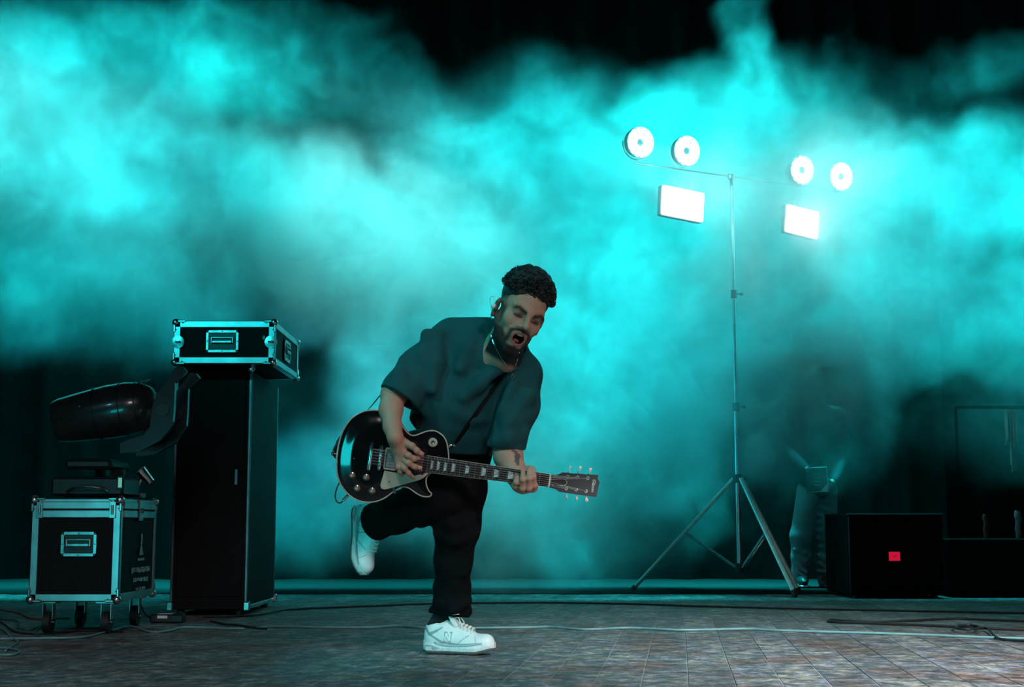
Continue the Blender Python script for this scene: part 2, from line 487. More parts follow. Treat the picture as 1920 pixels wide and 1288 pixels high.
# ================================================================== SETTING
# ---- floor of long planks
def build_floor():
    joint_fill = mat('pale_joint_filler', (.3, .3, .3), .9, 0, .3, 8)  # pale grey base, showing as thin pale lines between the planks
    fm = MB(); fm.box((0, 7.5, -.0537), (24, 19, .1)); fl = fm.build('floor', joint_fill)
    tag(fl, kind='structure')
    m = bpy.data.materials.new('worn_plank'); m.use_nodes = True; nt = m.node_tree; b = nt.nodes['Principled BSDF']
    tc = nt.nodes.new('ShaderNodeTexCoord'); geo = nt.nodes.new('ShaderNodeNewGeometry')
    oi = nt.nodes.new('ShaderNodeObjectInfo')
    mp = nt.nodes.new('ShaderNodeMapping'); mp.inputs['Scale'].default_value = (1.0, .95, 1)
    nt.links.new(geo.outputs['Position'], mp.inputs[0])

    def noise(sc, det, ro=.6):
        n = nt.nodes.new('ShaderNodeTexNoise'); n.inputs['Scale'].default_value = sc; n.inputs['Detail'].default_value = det
        n.inputs['Roughness'].default_value = ro; nt.links.new(mp.outputs[0], n.inputs['Vector']); return n

    def ramp(src, stops):
        r = nt.nodes.new('ShaderNodeValToRGB'); e = r.color_ramp.elements
        e[0].position, e[0].color = stops[0][0], (*stops[0][1], 1); e[1].position, e[1].color = stops[-1][0], (*stops[-1][1], 1)
        for p, c in stops[1:-1]: x = e.new(p); x.color = (*c, 1)
        nt.links.new(src, r.inputs[0]); return r
    n1 = noise(2.6, 4); n2 = noise(15, 5, .62); n3 = noise(48, 4, .75)
    r1 = ramp(n1.outputs[0], [(.36, (.095, .058, .048)), (.44, (.12, .085, .075)), (.50, (.10, .11, .135)), (.56, (.165, .15, .115)), (.61, (.11, .115, .135)), (.68, (.13, .095, .085))])
    r2 = ramp(n2.outputs[0], [(.34, (.22, .22, .22)), (.5, (.9, .9, .9)), (.64, (2.0, 2.0, 2.0))])
    r3 = ramp(n3.outputs[0], [(.36, (.45, .45, .45)), (.64, (1.6, 1.6, 1.6))])
    mr = nt.nodes.new('ShaderNodeMapRange'); mr.inputs[3].default_value = .78; mr.inputs[4].default_value = 1.22
    nt.links.new(oi.outputs['Random'], mr.inputs[0])

    def mul(a, b_):
        x = nt.nodes.new('ShaderNodeVectorMath'); x.operation = 'MULTIPLY'; nt.links.new(a, x.inputs[0]); nt.links.new(b_, x.inputs[1]); return x.outputs[0]
    c = mul(mul(mul(r1.outputs[0], r2.outputs[0]), r3.outputs[0]), mr.outputs[0])
    nt.links.new(c, b.inputs['Base Color'])
    rr = nt.nodes.new('ShaderNodeMapRange'); rr.inputs[3].default_value = .5; rr.inputs[4].default_value = .75
    nt.links.new(n2.outputs[0], rr.inputs[0]); nt.links.new(rr.outputs[0], b.inputs['Roughness'])
    bp = nt.nodes.new('ShaderNodeBump'); bp.inputs['Strength'].default_value = .55; bp.inputs['Distance'].default_value = .008
    nt.links.new(n2.outputs[0], bp.inputs['Height']); nt.links.new(bp.outputs[0], b.inputs['Normal'])
    a = rad(6.62); T = Vector((math.sin(a), math.cos(a), 0)); N = Vector((math.cos(a), -math.sin(a), 0))
    W = .145; Lp = .92
    g0 = G(1291, 1288).dot(N)
    variants = []
    for i in range(4):
        q = MB(); q.box((0, 0, -.005 - .0), (W - .0022, Lp - .0022, .008 + .0004 * i), bev=.0016)
        o = q.build('plank', m); variants.append(o.data); bpy.data.objects.remove(o)
    far = MB(); count = 0
    for i in range(-34, 48):
        offx = g0 + (i + .5) * W; st = random.uniform(0, Lp)
        for j in range(-1, 14):
            offy = 3.0 + j * Lp + st
            c = N * offx + T * offy
            half = .362 * c.y + .15
            if c.y < 2.0 or c.y > 14: continue
            inview = abs(c.x) < half and 3.75 < c.y < 10.2
            tilt = random.uniform(-.0012, .0012)
            if inview and count < 298:
                count += 1
                o = bpy.data.objects.new('plank', random.choice(variants)); COL.objects.link(o); o.parent = fl
                o.location = (c.x, c.y, -.0005 + random.uniform(-.0008, .0004)); o.rotation_euler = (0, tilt * 4, -a)
            elif abs(c.x) < half + 1.6:
                far.box((c.x, c.y, -.0055), (W - .004, Lp - .004, .01), Matrix.Rotation(-a, 3, 'Z'))
    fo = far.build('outer_planks', m, fl); fo['kind'] = 'stuff'
    q = MB(); q.box((0, 11.87, .0012), (18, 3.14, .0012)); q.build('rear_dark_sheet', black_cloth, fl)['label'] = 'black sheet added to keep the rear of the floor dark'  # sheet added so the rear floor stays dark under the smoke lights
    print('planks', count)


build_floor()


# ---- black curtains behind
def curtain(name, x0, x1, y, z1, amp, pitch, seed, kind=None):
    r = random.Random(seed); n = int((x1 - x0) / .03); vs = []; fs = []
    for i in range(n + 1):
        x = x0 + (x1 - x0) * i / n
        for k, z in enumerate((.012, z1)):
            a = amp * (1 if k == 0 else .6); z = z if seed != 1 else max(0, z - .012)
            vs.append((x, y + a * math.sin(x / pitch * 6.283 + .8 * math.sin(x * 1.7 + seed)) + a * .4 * math.sin(x / pitch * 2.9 + seed), z))
    for i in range(n): fs.append((2 * i, 2 * i + 2, 2 * i + 3, 2 * i + 1))
    m = len(vs)
    vs += [(a, b + .01, c) for a, b, c in vs]
    for i in range(n): fs.append((m + 2 * i, m + 2 * i + 1, m + 2 * i + 3, m + 2 * i + 2))
    q = MB(); q.add(vs, fs); return q.build(name, black_cloth, None, True)


tag(curtain('wall_back', -9, 9, 13.2, 8.5, .09, .42, 1), kind='structure')
wing = curtain('wing_curtain', P(1740, 100, 12.4).x, 8.5, 12.4, 8.5, .07, .38, 4)
wing.data.materials[0] = mat('deep_black_curtain', (.0008, .0009, .0009), 1, 0, .2, 5, .1, spec=.0)
tag(wing, 'black wing curtain hanging at the right behind the smoke', 'curtain')

# ================================================================== FLIGHT CASES


def flight_case(name, label, x0, x1, y0, y1, z0, z1, rail, lid=None, handle=None, side_handle=None, casters=False, thick_lid=False):
    cx, cy = (x0 + x1) / 2, (y0 + y1) / 2; o = (cx, cy, 0 if casters else z0)
    root = empty(name, o, label, 'flight case')
    e = .004
    MB(o).box((cx, cy, (z0 + z1) / 2), (x1 - x0 - .012, y1 - y0 - .012, z1 - z0 - .012)).build('shell', laminate, root)
    r = rail; t = .006
    for z in (z0, z1):                                        # horizontal L rails
        s = 1 if z == z0 else -1
        for yy, sy in ((y0, 1), (y1, -1)):
            q = MB(o); q.box((cx, yy + sy * t / 2, z + s * r / 2), (x1 - x0, t, r), bev=.002); q.box((cx, yy + sy * r / 2, z + s * t / 2), (x1 - x0, r, t), bev=.002)
            q.build('edge_rail', alu, root)
        for xx, sx in ((x0, 1), (x1, -1)):
            q = MB(o); q.box((xx + sx * t / 2, cy, z + s * r / 2), (t, y1 - y0, r), bev=.002); q.box((xx + sx * r / 2, cy, z + s * t / 2), (r, y1 - y0, t), bev=.002)
            q.build('edge_rail', alu, root)
    for xx, sx in ((x0, 1), (x1, -1)):
        for yy, sy in ((y0, 1), (y1, -1)):
            q = MB(o); q.box((xx + sx * r / 2, yy + sy * t / 2, (z0 + z1) / 2), (r, t, z1 - z0), bev=.002); q.box((xx + sx * t / 2, yy + sy * r / 2, (z0 + z1) / 2), (t, r, z1 - z0), bev=.002)
            q.build('edge_rail', alu, root)
            for z, s in ((z0, 1), (z1, -1)):                  # ball corners with wings
                q = MB(o); b = Vector((xx + sx * .008, yy + sy * .008, z + s * .008)); q.sphere(b, .021)
                for dx, dy, dz in ((1, 0, 0), (0, 1, 0), (0, 0, 1)):
                    L = r * 1.5
                    q.box(b + Vector((sx * dx, sy * dy, s * dz)) * L * .5 - Vector((sx * .006, sy * .006, s * .006)) * .9, (.014 + dx * L, .014 + dy * L, .014 + dz * L), bev=.004)
                cor = q.build('ball_corner', steel, root, True)
                q = MB(o)
                for dx, dz in ((1, 0), (0, 1)):
                    q.sphere((xx + sx * (.012 + dx * r * 1.0), yy - sy * .002, z + s * (.012 + dz * r * 1.0)), .0035, nu=8, nv=5)
                q.build('rivet', steel, cor, True)
    if lid:                                                   # lid line: two valances and a shadow gap
        for zz, hh in ((lid + r * .62, r * .95), (lid - r * .55, r * 1.0)):
            for face in ('f', 'b', 'l', 'r'):
                q = MB(o)
                if face in 'fb':
                    yy = y0 if face == 'f' else y1
                    q.box((cx, yy, zz), (x1 - x0 - r * 1.9, .012, hh), bev=.003)
                    q.build('lid_valance', alu, root)
                else:
                    xx = x0 if face == 'l' else x1
                    L = (y1 - y0 - r * 2.4) / 2 - .05
                    for sy in (-1, 1):
                        q = MB(o); q.box((xx, cy + sy * (L / 2 + .05), zz), (.012, L, hh), bev=.003); q.build('lid_valance', alu, root)
        for sy in (-1,):
            for xx in (x0 + r * 1.1, x1 - r * 1.1):
                q = MB(o); q.box((xx, y0 - .005, lid), (.03, .008, .075), bev=.002); la = q.build('hinge_plate', steel, root)
                q = MB(o); q.cyl((xx, y0 - .012, lid - .022), (xx, y0 - .012, lid + .022), .006, n=10); q.build('hinge_pin', steel, la, True)
        q = MB(o); q.box((x1 + .006, cy, lid), (.008, .07, .1), bev=.003); la = q.build('butterfly_latch', steel, root)
        q = MB(o); q.box((x1 + .013, cy, lid), (.006, .045, .02), bev=.002); q.build('latch_wing', chrome, la)

    def handle_at(c, hw, hh, nrm):
        q = MB(o); c = Vector(c)
        u = Vector((1, 0, 0)) if abs(nrm[1]) > .5 else Vector((0, 1, 0)); n = Vector(nrm); zz = Vector((0, 0, 1))

        def bx(q, du, dz, dn, su, sz, sn, bev=.003):
            p = c + u * du + zz * dz + n * dn
            size = Vector((abs(u.x) * su + abs(n.x) * sn, abs(u.y) * su + abs(n.y) * sn, sz)); q.box(p, size, bev=bev)
        f = .018
        bx(q, 0, hh / 2 - f / 2, .003, hw, f, .008); bx(q, 0, -hh / 2 + f / 2, .003, hw, f, .008)
        bx(q, -hw / 2 + f / 2, 0, .003, f, hh, .008); bx(q, hw / 2 - f / 2, 0, .003, f, hh, .008)
        h = q.build('recessed_handle', steel, root, True)
        q = MB(o); bx(q, 0, 0, -.001, hw - 2 * f, hh - 2 * f, .006, 0); q.build('dish', black_plastic, h)
        q = MB(o); bx(q, 0, -.004, .011, hw * .62, .018, .012, .005); bx(q, 0, .02, .008, hw * .66, .006, .01, .002)
        bx(q, -hw * .32, .006, .009, .007, .034, .01, .002); bx(q, hw * .32, .006, .009, .007, .034, .01, .002)
        q.build('grip', steel, h)
        q = MB(o)
        for a, b in ((-1, -1), (1, -1), (-1, 1), (1, 1), (0, 1), (0, -1), (-1, 0), (1, 0)):
            q.sphere(c + u * a * (hw / 2 - f / 2) + zz * b * (hh / 2 - f / 2) + n * .007, .0038, nu=8, nv=5)
        q.build('rivet', chrome, h, True)
    if handle: handle_at((handle[0], y0, handle[1]), handle[2], handle[3], (0, -1, 0))
    if side_handle: handle_at((x1, side_handle[0], side_handle[1]), side_handle[2], side_handle[3], (1, 0, 0))
    if casters:
        for xx in (x0 + .07, x1 - .07):
            for yy in (y0 + .08, y1 - .08):
                q = MB(o); q.cyl((xx - .016, yy, .048), (xx + .016, yy, .048), .048, n=20); wl = q.build('castor_wheel', black_rubber, root, True)
                q = MB(o); q.box((xx, yy, z0 - .006), (.085, .085, .01), bev=.002)
                for s in (-1, 1): q.box((xx + s * .022, yy, (z0 + .05) / 2 + .01), (.004, .04, z0 - .05), bev=.001)
                q.cyl((xx - .026, yy, .048), (xx + .026, yy, .048), .007, n=8)
                q.build('castor_fork', steel, wl)
    return root, o


# low case at the left, with castors
xa0, xa1 = -2.179, -1.774; ya0, ya1 = 6.5, 7.15; za0, za1 = .144, .607
caseA, oA = flight_case('flight_case', 'low wheeled flight case at the left with aluminium edges under the moving head lamp', xa0, xa1, ya0, ya1, za0, za1, .034, lid=za1 - .052,
                        handle=(P(148, 1020, ya0).x, P(148, 1020, ya0).z, .165, .115), casters=True)
# worn stencil marks on the side of the case
stencil = mat('teal_stencil_paint', (.25, .42, .42), .6, 0, .5, 40)
q = MB(oA)
xs = xa1 + .001
for k, (zc, wy) in enumerate(((.405, .05), (.392, .06))):
    pass
yc = 6.88
for pts in ([(yc - .005, .40), (yc - .045, .345), (yc + .035, .345)],):
    q.prism([(a, b) for a, b in pts], 0, .0012, Matrix(((0, 0, 1, xs), (1, 0, 0, 0), (0, 1, 0, 0), (0, 0, 0, 1))))
q.box((xs + .0006, yc - .005, .42), (.0012, .02, .05)); q.box((xs + .0006, yc - .005, .325), (.0012, .11, .012))
for k, (zc, wy, hh) in enumerate(((.275, .34, .03), (.228, .28, .024), (.185, .18, .02))):
    n = int(wy / .034)
    for i in range(n):
        yy = yc - wy / 2 + (i + .5) * wy / n; t = random.uniform(.5, .95)
        q.box((xs + .0006, yy, zc + random.uniform(-.003, .003)), (.0012, wy / n * t * .9, hh * random.uniform(.35, .9)))
        q.box((xs + .0006, yy, zc + hh * .35), (.0012, wy / n * .8, hh * .2))
q.build('stencil_marks', stencil, caseA)

# tall cabinet with the second case on top
cx0, cx1 = -1.863, -1.445; cy0, cy1 = 7.86, 8.76; cz1 = 1.34
oc = ((cx0 + cx1) / 2, (cy0 + cy1) / 2, 0)
cab = empty('equipment_cabinet', oc, 'tall black equipment cabinet standing on the floor under the small flight case', 'cabinet')
MB(oc).box((oc[0], oc[1], .03 + (cz1 - .03) / 2), (cx1 - cx0, cy1 - cy0, cz1 - .03), bev=.006).build('body', laminate, cab)
for xx in (cx0, cx1):
    for yy in (cy0, cy1):
        q = MB(oc); q.box((xx + (.006 if xx == cx0 else -.006), yy + (.006 if yy == cy0 else -.006), cz1 / 2 + .01), (.016, .016, cz1 - .04), bev=.003); q.build('edge_rail', mat('dull_aluminium', (.2, .22, .23), .4, 1, .2, 9), cab)
        q = MB(oc); q.box((xx * .999, yy, .05), (.035, .035, .05), bev=.006); q.build('corner', steel, cab)
        q = MB(oc); q.cyl((xx + (.05 if xx == cx0 else -.05), yy + (.05 if yy == cy0 else -.05), 0), (xx + (.05 if xx == cx0 else -.05), yy + (.05 if yy == cy0 else -.05), .032), .022, n=14); q.build('foot', black_rubber, cab)
q = MB(oc); q.box((cx1 - .003, oc[1], .042), (.014, cy1 - cy0 - .05, .022), bev=.003); q.build('bottom_rail', alu, cab)
q = MB(oc); q.box((oc[0], cy0 - .002, .7), (cx1 - cx0 - .06, .01, 1.2), bev=.003); dr = q.build('door', laminate, cab)
q = MB(oc); q.box((cx1 - .07, cy0 - .014, .75), (.02, .02, .09), bev=.004); q.build('door_latch', mat('dull_aluminium', (.2, .22, .23), .4, 1, .2, 9), dr)

bx0, bx1 = (320 - 960) / F * 7.65, (512 - 960) / F * 7.65
caseB, oB = flight_case('flight_case', 'small flight case with bright aluminium edges lying on top of the tall cabinet', bx0, bx1, 7.65, 8.5, 1.354, 1.589, .036,
                        handle=(P(417, 640, 7.65).x, P(417, 640, 7.65).z, .18, .125), side_handle=(8.05, 1.47, .2, .12))
for xx in (bx0 + .025, bx1 - .022):
    q = MB(oB); q.lathe([(.034, 0), (.034, .004), (.02, .006)], Matrix.Translation((xx, 7.648, 1.472)) @ Matrix.Rotation(math.pi / 2, 4, 'X'), 18); la = q.build('butterfly_latch', steel, caseB, True)
    q = MB(oB); q.box((xx, 7.636, 1.472), (.03, .01, .012), bev=.003); q.build('latch_wing', chrome, la)
q = MB(oB); zc = P(495, 633, 7.65); q.box((zc.x, 7.645, zc.z), (.012, .004, .02), bev=.001); q.build('paper_tag', cream, caseB)
hook = MB(); hk = P(472, 686, 7.7); hk.z = 1.335
q = MB(oB); q.cyl((hk.x, 7.72, 1.354), (hk.x, 7.72, 1.33), .017, n=14); q.sphere((hk.x - .006, 7.72, 1.329), .018); q.build('corner_foot', steel, caseB, True)

# ================================================================== MOVING HEAD LAMP on the low case
za1 += .014
mo = Vector((-1.95, 6.84, za1)); mv = empty('moving_head_lamp', mo, 'dark moving head stage lamp pointing left on the low flight case', 'stage lamp')
q = MB(mo); q.box((-1.99, 6.84, za1 + .045), (.34, .3, .09), bev=.012); base = q.build('base', black_plastic, mv)
q = MB(mo); hp = [P(125, 922, 6.68), P(138, 915, 6.66), P(163, 912, 6.65), P(188, 915, 6.66), P(201, 922, 6.68)]
q.tube(spline(hp, 5), .006, 8); q.build('carry_handle', steel, base, True)
d1 = P(225, 905, 6.68)
q = MB(mo); q.box(d1, (.016, .006, .045)); q.build('display', emat('display_glow', (.25, .9, .75), .45), base)
q = MB(mo); q.box(P(225, 905, 6.69), (.03, .008, .065), bev=.003); q.build('display_frame', black_plastic, base)
for (a, b) in ((118, 900), (112, 906)):
    q = MB(mo); q.sphere(P(a, b, 6.7), .008, nu=8, nv=6); q.build('switch', steel, base, True)
q = MB(mo); q.cyl((-1.93, 6.86, za1 + .09), (-1.93, 6.86, za1 + .13), .07, n=24); q.build('turntable', black_plastic, mv, True)
# two yoke arms either side of the head
armpx = [(332, 686), (343, 688), (350, 697), (328, 718), (326, 768), (324, 790), (300, 826), (262, 846), (225, 850), (225, 830), (270, 815), (281, 800), (286, 762), (292, 741)]
for D0, D1 in ((6.70, 6.735), (6.98, 7.015)):
    q = MB(mo); base_pts = [P(a, b, 6.70) for a, b in armpx]
    q.prism([(p.x, p.z) for p in base_pts], 0, D1 - D0, Matrix(((1, 0, 0, 0), (0, 0, -1, D1), (0, 1, 0, 0), (0, 0, 0, 1))))
    q.build('yoke_arm', mat('dark_lamp_shell', (.02, .022, .024), .28, 0, .2, 30, coat=.5), mv)
    q = MB(mo); q.cyl((P(306, 768, 6.7).x, D0 - .01, P(306, 768, 6.7).z), (P(306, 768, 6.7).x, D1 + .01, P(306, 768, 6.7).z), .03, n=18); q.build('pivot_cap', black_plastic, mv, True)
q = MB(mo); q.box((-1.99, 6.86, za1 + .15), (.22, .34, .05), bev=.015); q.build('yoke_bridge', black_plastic, mv)
# head: a curved shell around an axis pointing left and slightly down
ha, hb = P(262, 762, 6.86), P(106, 790, 6.86); ax = (hb - ha).normalized(); Lh = (hb - ha).length
Mh = Matrix.Translation(ha) @ ax.to_track_quat('Z', 'Y').to_matrix().to_4x4()
q = MB(mo); q.lathe([(.03, -.10), (.085, -.07), (.115, -.02), (.128, .05), (.13, .14), (.122, .24), (.108, Lh - .03), (.098, Lh), (.085, Lh - .004), (.08, Lh - .02)], Mh, 32)
head = q.build('head_shell', MATS['dark_lamp_shell'], mv, True)
q = MB(mo); q.lathe([(.005, Lh - .02), (.08, Lh - .019), (.078, Lh - .012), (.05, Lh - .003), (.01, Lh)], Mh, 32); q.build('lens', mat('dark_glass', (.02, .03, .03), .05, 0, .1, 10, coat=1), head, True)
for zz in (.0, .075, .2):
    q = MB(mo)
    rr = {.0: .121, .075: .131, .2: .128}[zz]
    q.tube([Mh @ Vector((rr * math.cos(t * .2618), rr * math.sin(t * .2618), zz)) for t in range(24)], .0028, 6, closed=True); q.build('shell_seam', black_plastic, head, True)
q = MB(mo)
for k in range(5): q.tube([Mh @ Vector((.118 * math.cos(a * .12 + .9), .118 * math.sin(a * .12 + .9), -.02 - k * .012)) for a in range(12)], .003, 5)
q.build('cooling_fin', black_plastic, head)
q = MB(mo); c0 = P(149, 762, 6.73); q.sphere(c0, .007, nu=8, nv=6); q.build('fixing_screw', steel, head, True)

# small clamp lamp on the rear of the same case
so = Vector((-1.86, 7.06, za1)); sl = empty('clamp_lamp', so, 'small clamp lamp with a pale front at the rear right corner of the low case', 'stage lamp')
q = MB(so); q.box(so + Vector((0, 0, .012)), (.09, .07, .024), bev=.004); q.build('clamp', steel, sl)
q = MB(so); q.tube([so + Vector((0, 0, .02)), so + Vector((.012, 0, .06)), so + Vector((.03, 0, .1))], .009, 8); q.build('stem', steel, sl, True)
q = MB(so); a = so + Vector((.075, .0, .075)); b = so + Vector((.025, -.02, .135)); q.tube([a, a + (b - a) * .6, b], [.022, .026, .03], 16); hd = q.build('can', steel, sl, True)
q = MB(so); q.cyl(b, b + (b - a).normalized() * .003, .027, n=16); q.build('front_lens', pearl, hd, True)

# ================================================================== LIGHT STAND with four LED pars and two panels
tc0 = Vector((P(1383, 897, 10.3).x, 10.3, 0)); hubz = P(1383, 897, 10.3).z
st = empty('light_stand', tc0, 'tall silver tripod light stand in the smoke carrying round lamps and square panels', 'stand')
f1, f2 = G(1490, 1120), G(1187, 1109); f1.z = f2.z = 0; f3 = 3 * tc0 - f1 - f2; f3.z = 0
q = MB(tc0); q.cyl(tc0 + Vector((0, 0, .16)), tc0 + Vector((0, 0, 1.35)), .0175, n=14); q.build('lower_pole', alu, st, True)
q = MB(tc0); q.cyl(tc0 + Vector((0, 0, 1.3)), tc0 + Vector((0, 0, 2.2)), .014, n=12); q.build('middle_pole', alu, st, True)
q = MB(tc0); q.cyl(tc0 + Vector((0, 0, 2.1)), tc0 + Vector((0, 0, 2.98)), .0115, n=12); q.build('upper_pole', alu, st, True)
for z, r in ((hubz, .034), (1.34, .026), (2.17, .022), (.19, .03)):
    q = MB(tc0); q.cyl(tc0 + Vector((0, 0, z - .03)), tc0 + Vector((0, 0, z + .03)), r, n=14); cl = q.build('collar', black_plastic, st, True)
    q = MB(tc0); q.cyl(tc0 + Vector((0, 0, z)), tc0 + Vector((.055, -.01, z)), .006, n=8); q.sphere(tc0 + Vector((.055, -.01, z)), .013, nu=8, nv=6); q.build('knob', black_plastic, cl, True)
for f in (f1, f2, f3):
    d = (f - tc0).normalized(); a = tc0 + d * .03 + Vector((0, 0, hubz)); b = f + Vector((0, 0, .02))
    q = MB(tc0); q.tube([a, b], .0155, 10); lg = q.build('leg', mat('pale_leg_metal', (.7, .74, .7), .35, .35, .1, 30), st, True)
    q = MB(tc0); q.tube([b + (a - b).normalized() * .03, b, f + Vector((0, 0, .0))], [.02, .02, .018], 10); q.build('rubber_foot', black_rubber, lg, True)
    m_ = a + (b - a) * .48; q = MB(tc0); q.tube([m_, tc0 + d * .03 + Vector((0, 0, .19))], .0105, 8); q.build('brace', alu, st, True)

bar_a, bar_b = P(1190, 305, 9.95), P(1592, 362, 10.85)
zb = (bar_a.z + bar_b.z) / 2; bar_a.z = bar_b.z = zb
bdir = (bar_b - bar_a).normalized(); face = Vector((bdir.y, -bdir.x, 0)).normalized()   # towards the stage front
if face.y > 0: face = -face
mid = Vector((tc0.x, bar_a.y + (tc0.x - bar_a.x) / (bar_b.x - bar_a.x) * (bar_b.y - bar_a.y), zb))
q = MB(tc0); q.tube([bar_a, bar_b], .0065, 12); q.build('crossbar', alu, st, True)
q = MB(tc0); q.tube([tc0 + Vector((0, 0, 2.95)), mid], .013, 10); q.sphere(mid, .03); q.build('crossbar_clamp', steel, st, True)

led = emat('white_led', (.80, 1.0, .98), 14.0); panel_led = emat('white_led_panel', (.9, 1.0, 1.0), 14.0)


def frame(c, n, up=Vector((0, 0, 1))):
    n = n.normalized(); x = up.cross(n).normalized(); y = n.cross(x)
    return Matrix.Translation(c) @ Matrix((x, y, n)).transposed().to_4x4()


def make_par(label, c, R=.108):
    """local: z forward out of the lens"""
    t = empty('par_lamp', c, label, 'stage lamp', 'round lamps on the light stand')
    n = (face + Vector((0, 0, -.14))).normalized(); t.rotation_euler = frame(c, n).to_euler()
    q = MB(); q.lathe([(.05, -.075), (R * .9, -.06), (R * 1.0, -.03), (R * 1.06, .0), (R * 1.06, .012), (R * 1.0, .012), (R * .98, .0)], Matrix.Identity(4), 32); q.build('housing', mat('pale_lamp_shell', (.4, .45, .45), .5, .2, .1, 20), t, True)
    q = MB(); q.cyl((0, 0, -.002), (0, 0, .001), R * .98, n=32); q.build('reflector', mat('reflector_plate', (.05, .2, .2), .5, 0, .1, 20), t, True)
    for n_, rr_, rl in ((14, .086, .0188), (8, .0475, .0205)):
        for k in range(n_):
            a = 2 * math.pi * k / n_; q = MB(); q.lathe([(rl, 0), (rl, .005), (rl * .6, .009)], Matrix.Translation((rr_ * math.cos(a), rr_ * math.sin(a), .001 if n_ == 14 else .0018)), 12); q.build('led_lens', led, t, True)
    q = MB(); q.tube([Vector((R * 1.12 * math.cos(a), R * 1.12 * math.sin(a) if a < math.pi else R * 1.12 * math.sin(a), -.04)) for a in [math.pi * k / 12 - math.pi for k in range(13)]][::1], .005, 6); q.build('yoke', steel, t, True)
    return t


def on_plane(px, py):
    """pixel to a point on the vertical plane of the lamps"""
    d = FW + (px - 960) / F * RT + (644 - py) / F * UPC
    p0 = bar_a + face * .09
    return CAM + d * ((p0 - CAM).dot(face) / d.dot(face))


pars = [('leftmost of the four round lit lamps on the light stand', 1200, 267), ('second round lit lamp from the left, above the left square panel', 1287, 283),
        ('third round lit lamp from the left, above the right square panel', 1503, 319), ('rightmost of the four round lit lamps on the light stand', 1576, 331)]
for lb, a, b in pars:
    make_par(lb, on_plane(a, b))
for lb, cs in (('left bright square lamp panel hanging under the left pair of round lamps', [(1243, 347), (1322, 363), (1316, 416), (1241, 401)]),
               ('right bright square lamp panel hanging under the right pair of round lamps', [(1476, 383), (1536, 398), (1532, 448), (1473, 433)])):
    ps = [on_plane(*c) + face * .0 for c in cs]; c = sum(ps, Vector()) / 4
    X = ((ps[1] + ps[2]) - (ps[0] + ps[3])) / 2; Y = ((ps[0] + ps[1]) - (ps[3] + ps[2])) / 2; wx, hy = X.length, Y.length
    X.normalize(); Z_ = X.cross(Y).normalized(); Y2 = Z_.cross(X)
    t = empty('lamp_panel', c, lb, 'stage lamp', 'square lamp panels on the light stand'); t.rotation_euler = Matrix((X, Y2, Z_)).transposed().to_euler()
    q = MB(); q.box((0, 0, -.035), (wx + .010, hy + .010, .05), bev=.006); q.build('housing', mat('pale_lamp_shell', (.4, .45, .45), .5, .2, .1, 20), t)
    q = MB()
    out = []
    for sx, sy in ((1, 1), (-1, 1), (-1, -1), (1, -1)):
        for k in range(4):
            a = math.atan2(sy, sx) + rad(-45 + 30 * k); out.append((sx * (wx / 2 - .012) + .012 * math.cos(a), sy * (hy / 2 - .012) + .012 * math.sin(a)))
    q.prism(out, -.004, .002); q.build('diffuser', panel_led, t)
    q = MB()
    for s in (-1, 1): q.box((s * wx * .2, hy / 2 + .04, -.03), (.012, .09, .004))
    q.build('bracket', steel, t)
    lamp('POINT', c + face * .4, c, (.3, 1, .98), 8, .2)
for lb, a, b in pars: lamp('POINT', on_plane(a, b) + face * .4, (0, 0, 0), (.15, 1, .98), 7, .2)

# ================================================================== GUITARIST
HZ = 5.04   # head depth


def mk_head():
    roll, yaw, pit = rad(23.5), rad(20), rad(9)
    s, c = math.sin, math.cos
    # columns = head x (person's left, picture right), y (face), z (up) in camera basis (R, U, B)
    x = Vector((1, 0, 0)); y = Vector((0, 0, 1)); z = Vector((0, 1, 0))
    Rp = Matrix.Rotation(pit, 3, 'X'); Ry = Matrix.Rotation(yaw, 3, 'Y'); Rr = Matrix.Rotation(-roll, 3, 'Z')
    R = Rr @ Ry @ Rp
    B = Matrix((RT, UPC, -FW)).transposed()
    cols = [B @ (R @ v) for v in (x, y, z)]
    M3 = Matrix(cols).transposed()
    sc = 1.08
    org = V(989, 594, HZ) - M3 @ Vector((0, .082, 0)) * sc
    return Matrix.Translation(org) @ M3.to_4x4() @ Matrix.Scale(sc, 4), M3, sc


HM, HR, HS = mk_head()


def H(x, y, z): return HM @ Vector((x, y, z))


person_base = Vector((G(862, 1215).x, G(862, 1215).y, 0))
person = empty('person', person_base, 'guitarist in a loose dark tee shirt and black trousers singing and balancing on one leg', 'person')
PO = tuple(person_base)

# key joints
neckb = V(944, 657, 5.19)
rsh, rel, rwr = V(828, 652, 5.30), V(738, 740, 5.21), V(741, 820, 5.055)
lsh, lel, lwr = V(978, 700, 5.27), V(950, 832, 5.24), V(974, 900, 5.165)
pel = V(850, 868, 5.46); chest = V(890, 690, 5.31); belly = V(852, 790, 5.38)
hipL, kneeL, ankL = V(862, 882, 5.46), V(858, 985, 5.34), V(842, 1172, 5.50)
hipR, kneeR, ankR = V(806, 885, 5.47), V(834, 932, 5.33), V(702, 975, 5.50)
skin_c = np.array((.40, .235, .165))


def ell_h(Fd, c, r, k=.01, mode='u', rot=None):
    M = HR if rot is None else HR @ rot
    Fd.ell(H(*c), [q * HS for q in r], M, k, mode)


def shoe_matrix(heel, toe, upv, length=.30, flip=False):
    x = (toe - heel).normalized(); z = (upv - x * upv.dot(x)).normalized(); y = z.cross(x)
    s = (toe - heel).length / length
    return Matrix.Translation(heel) @ Matrix((x, y, z)).transposed().to_4x4() @ Matrix.Diagonal((s, s, s * 1.28, 1))


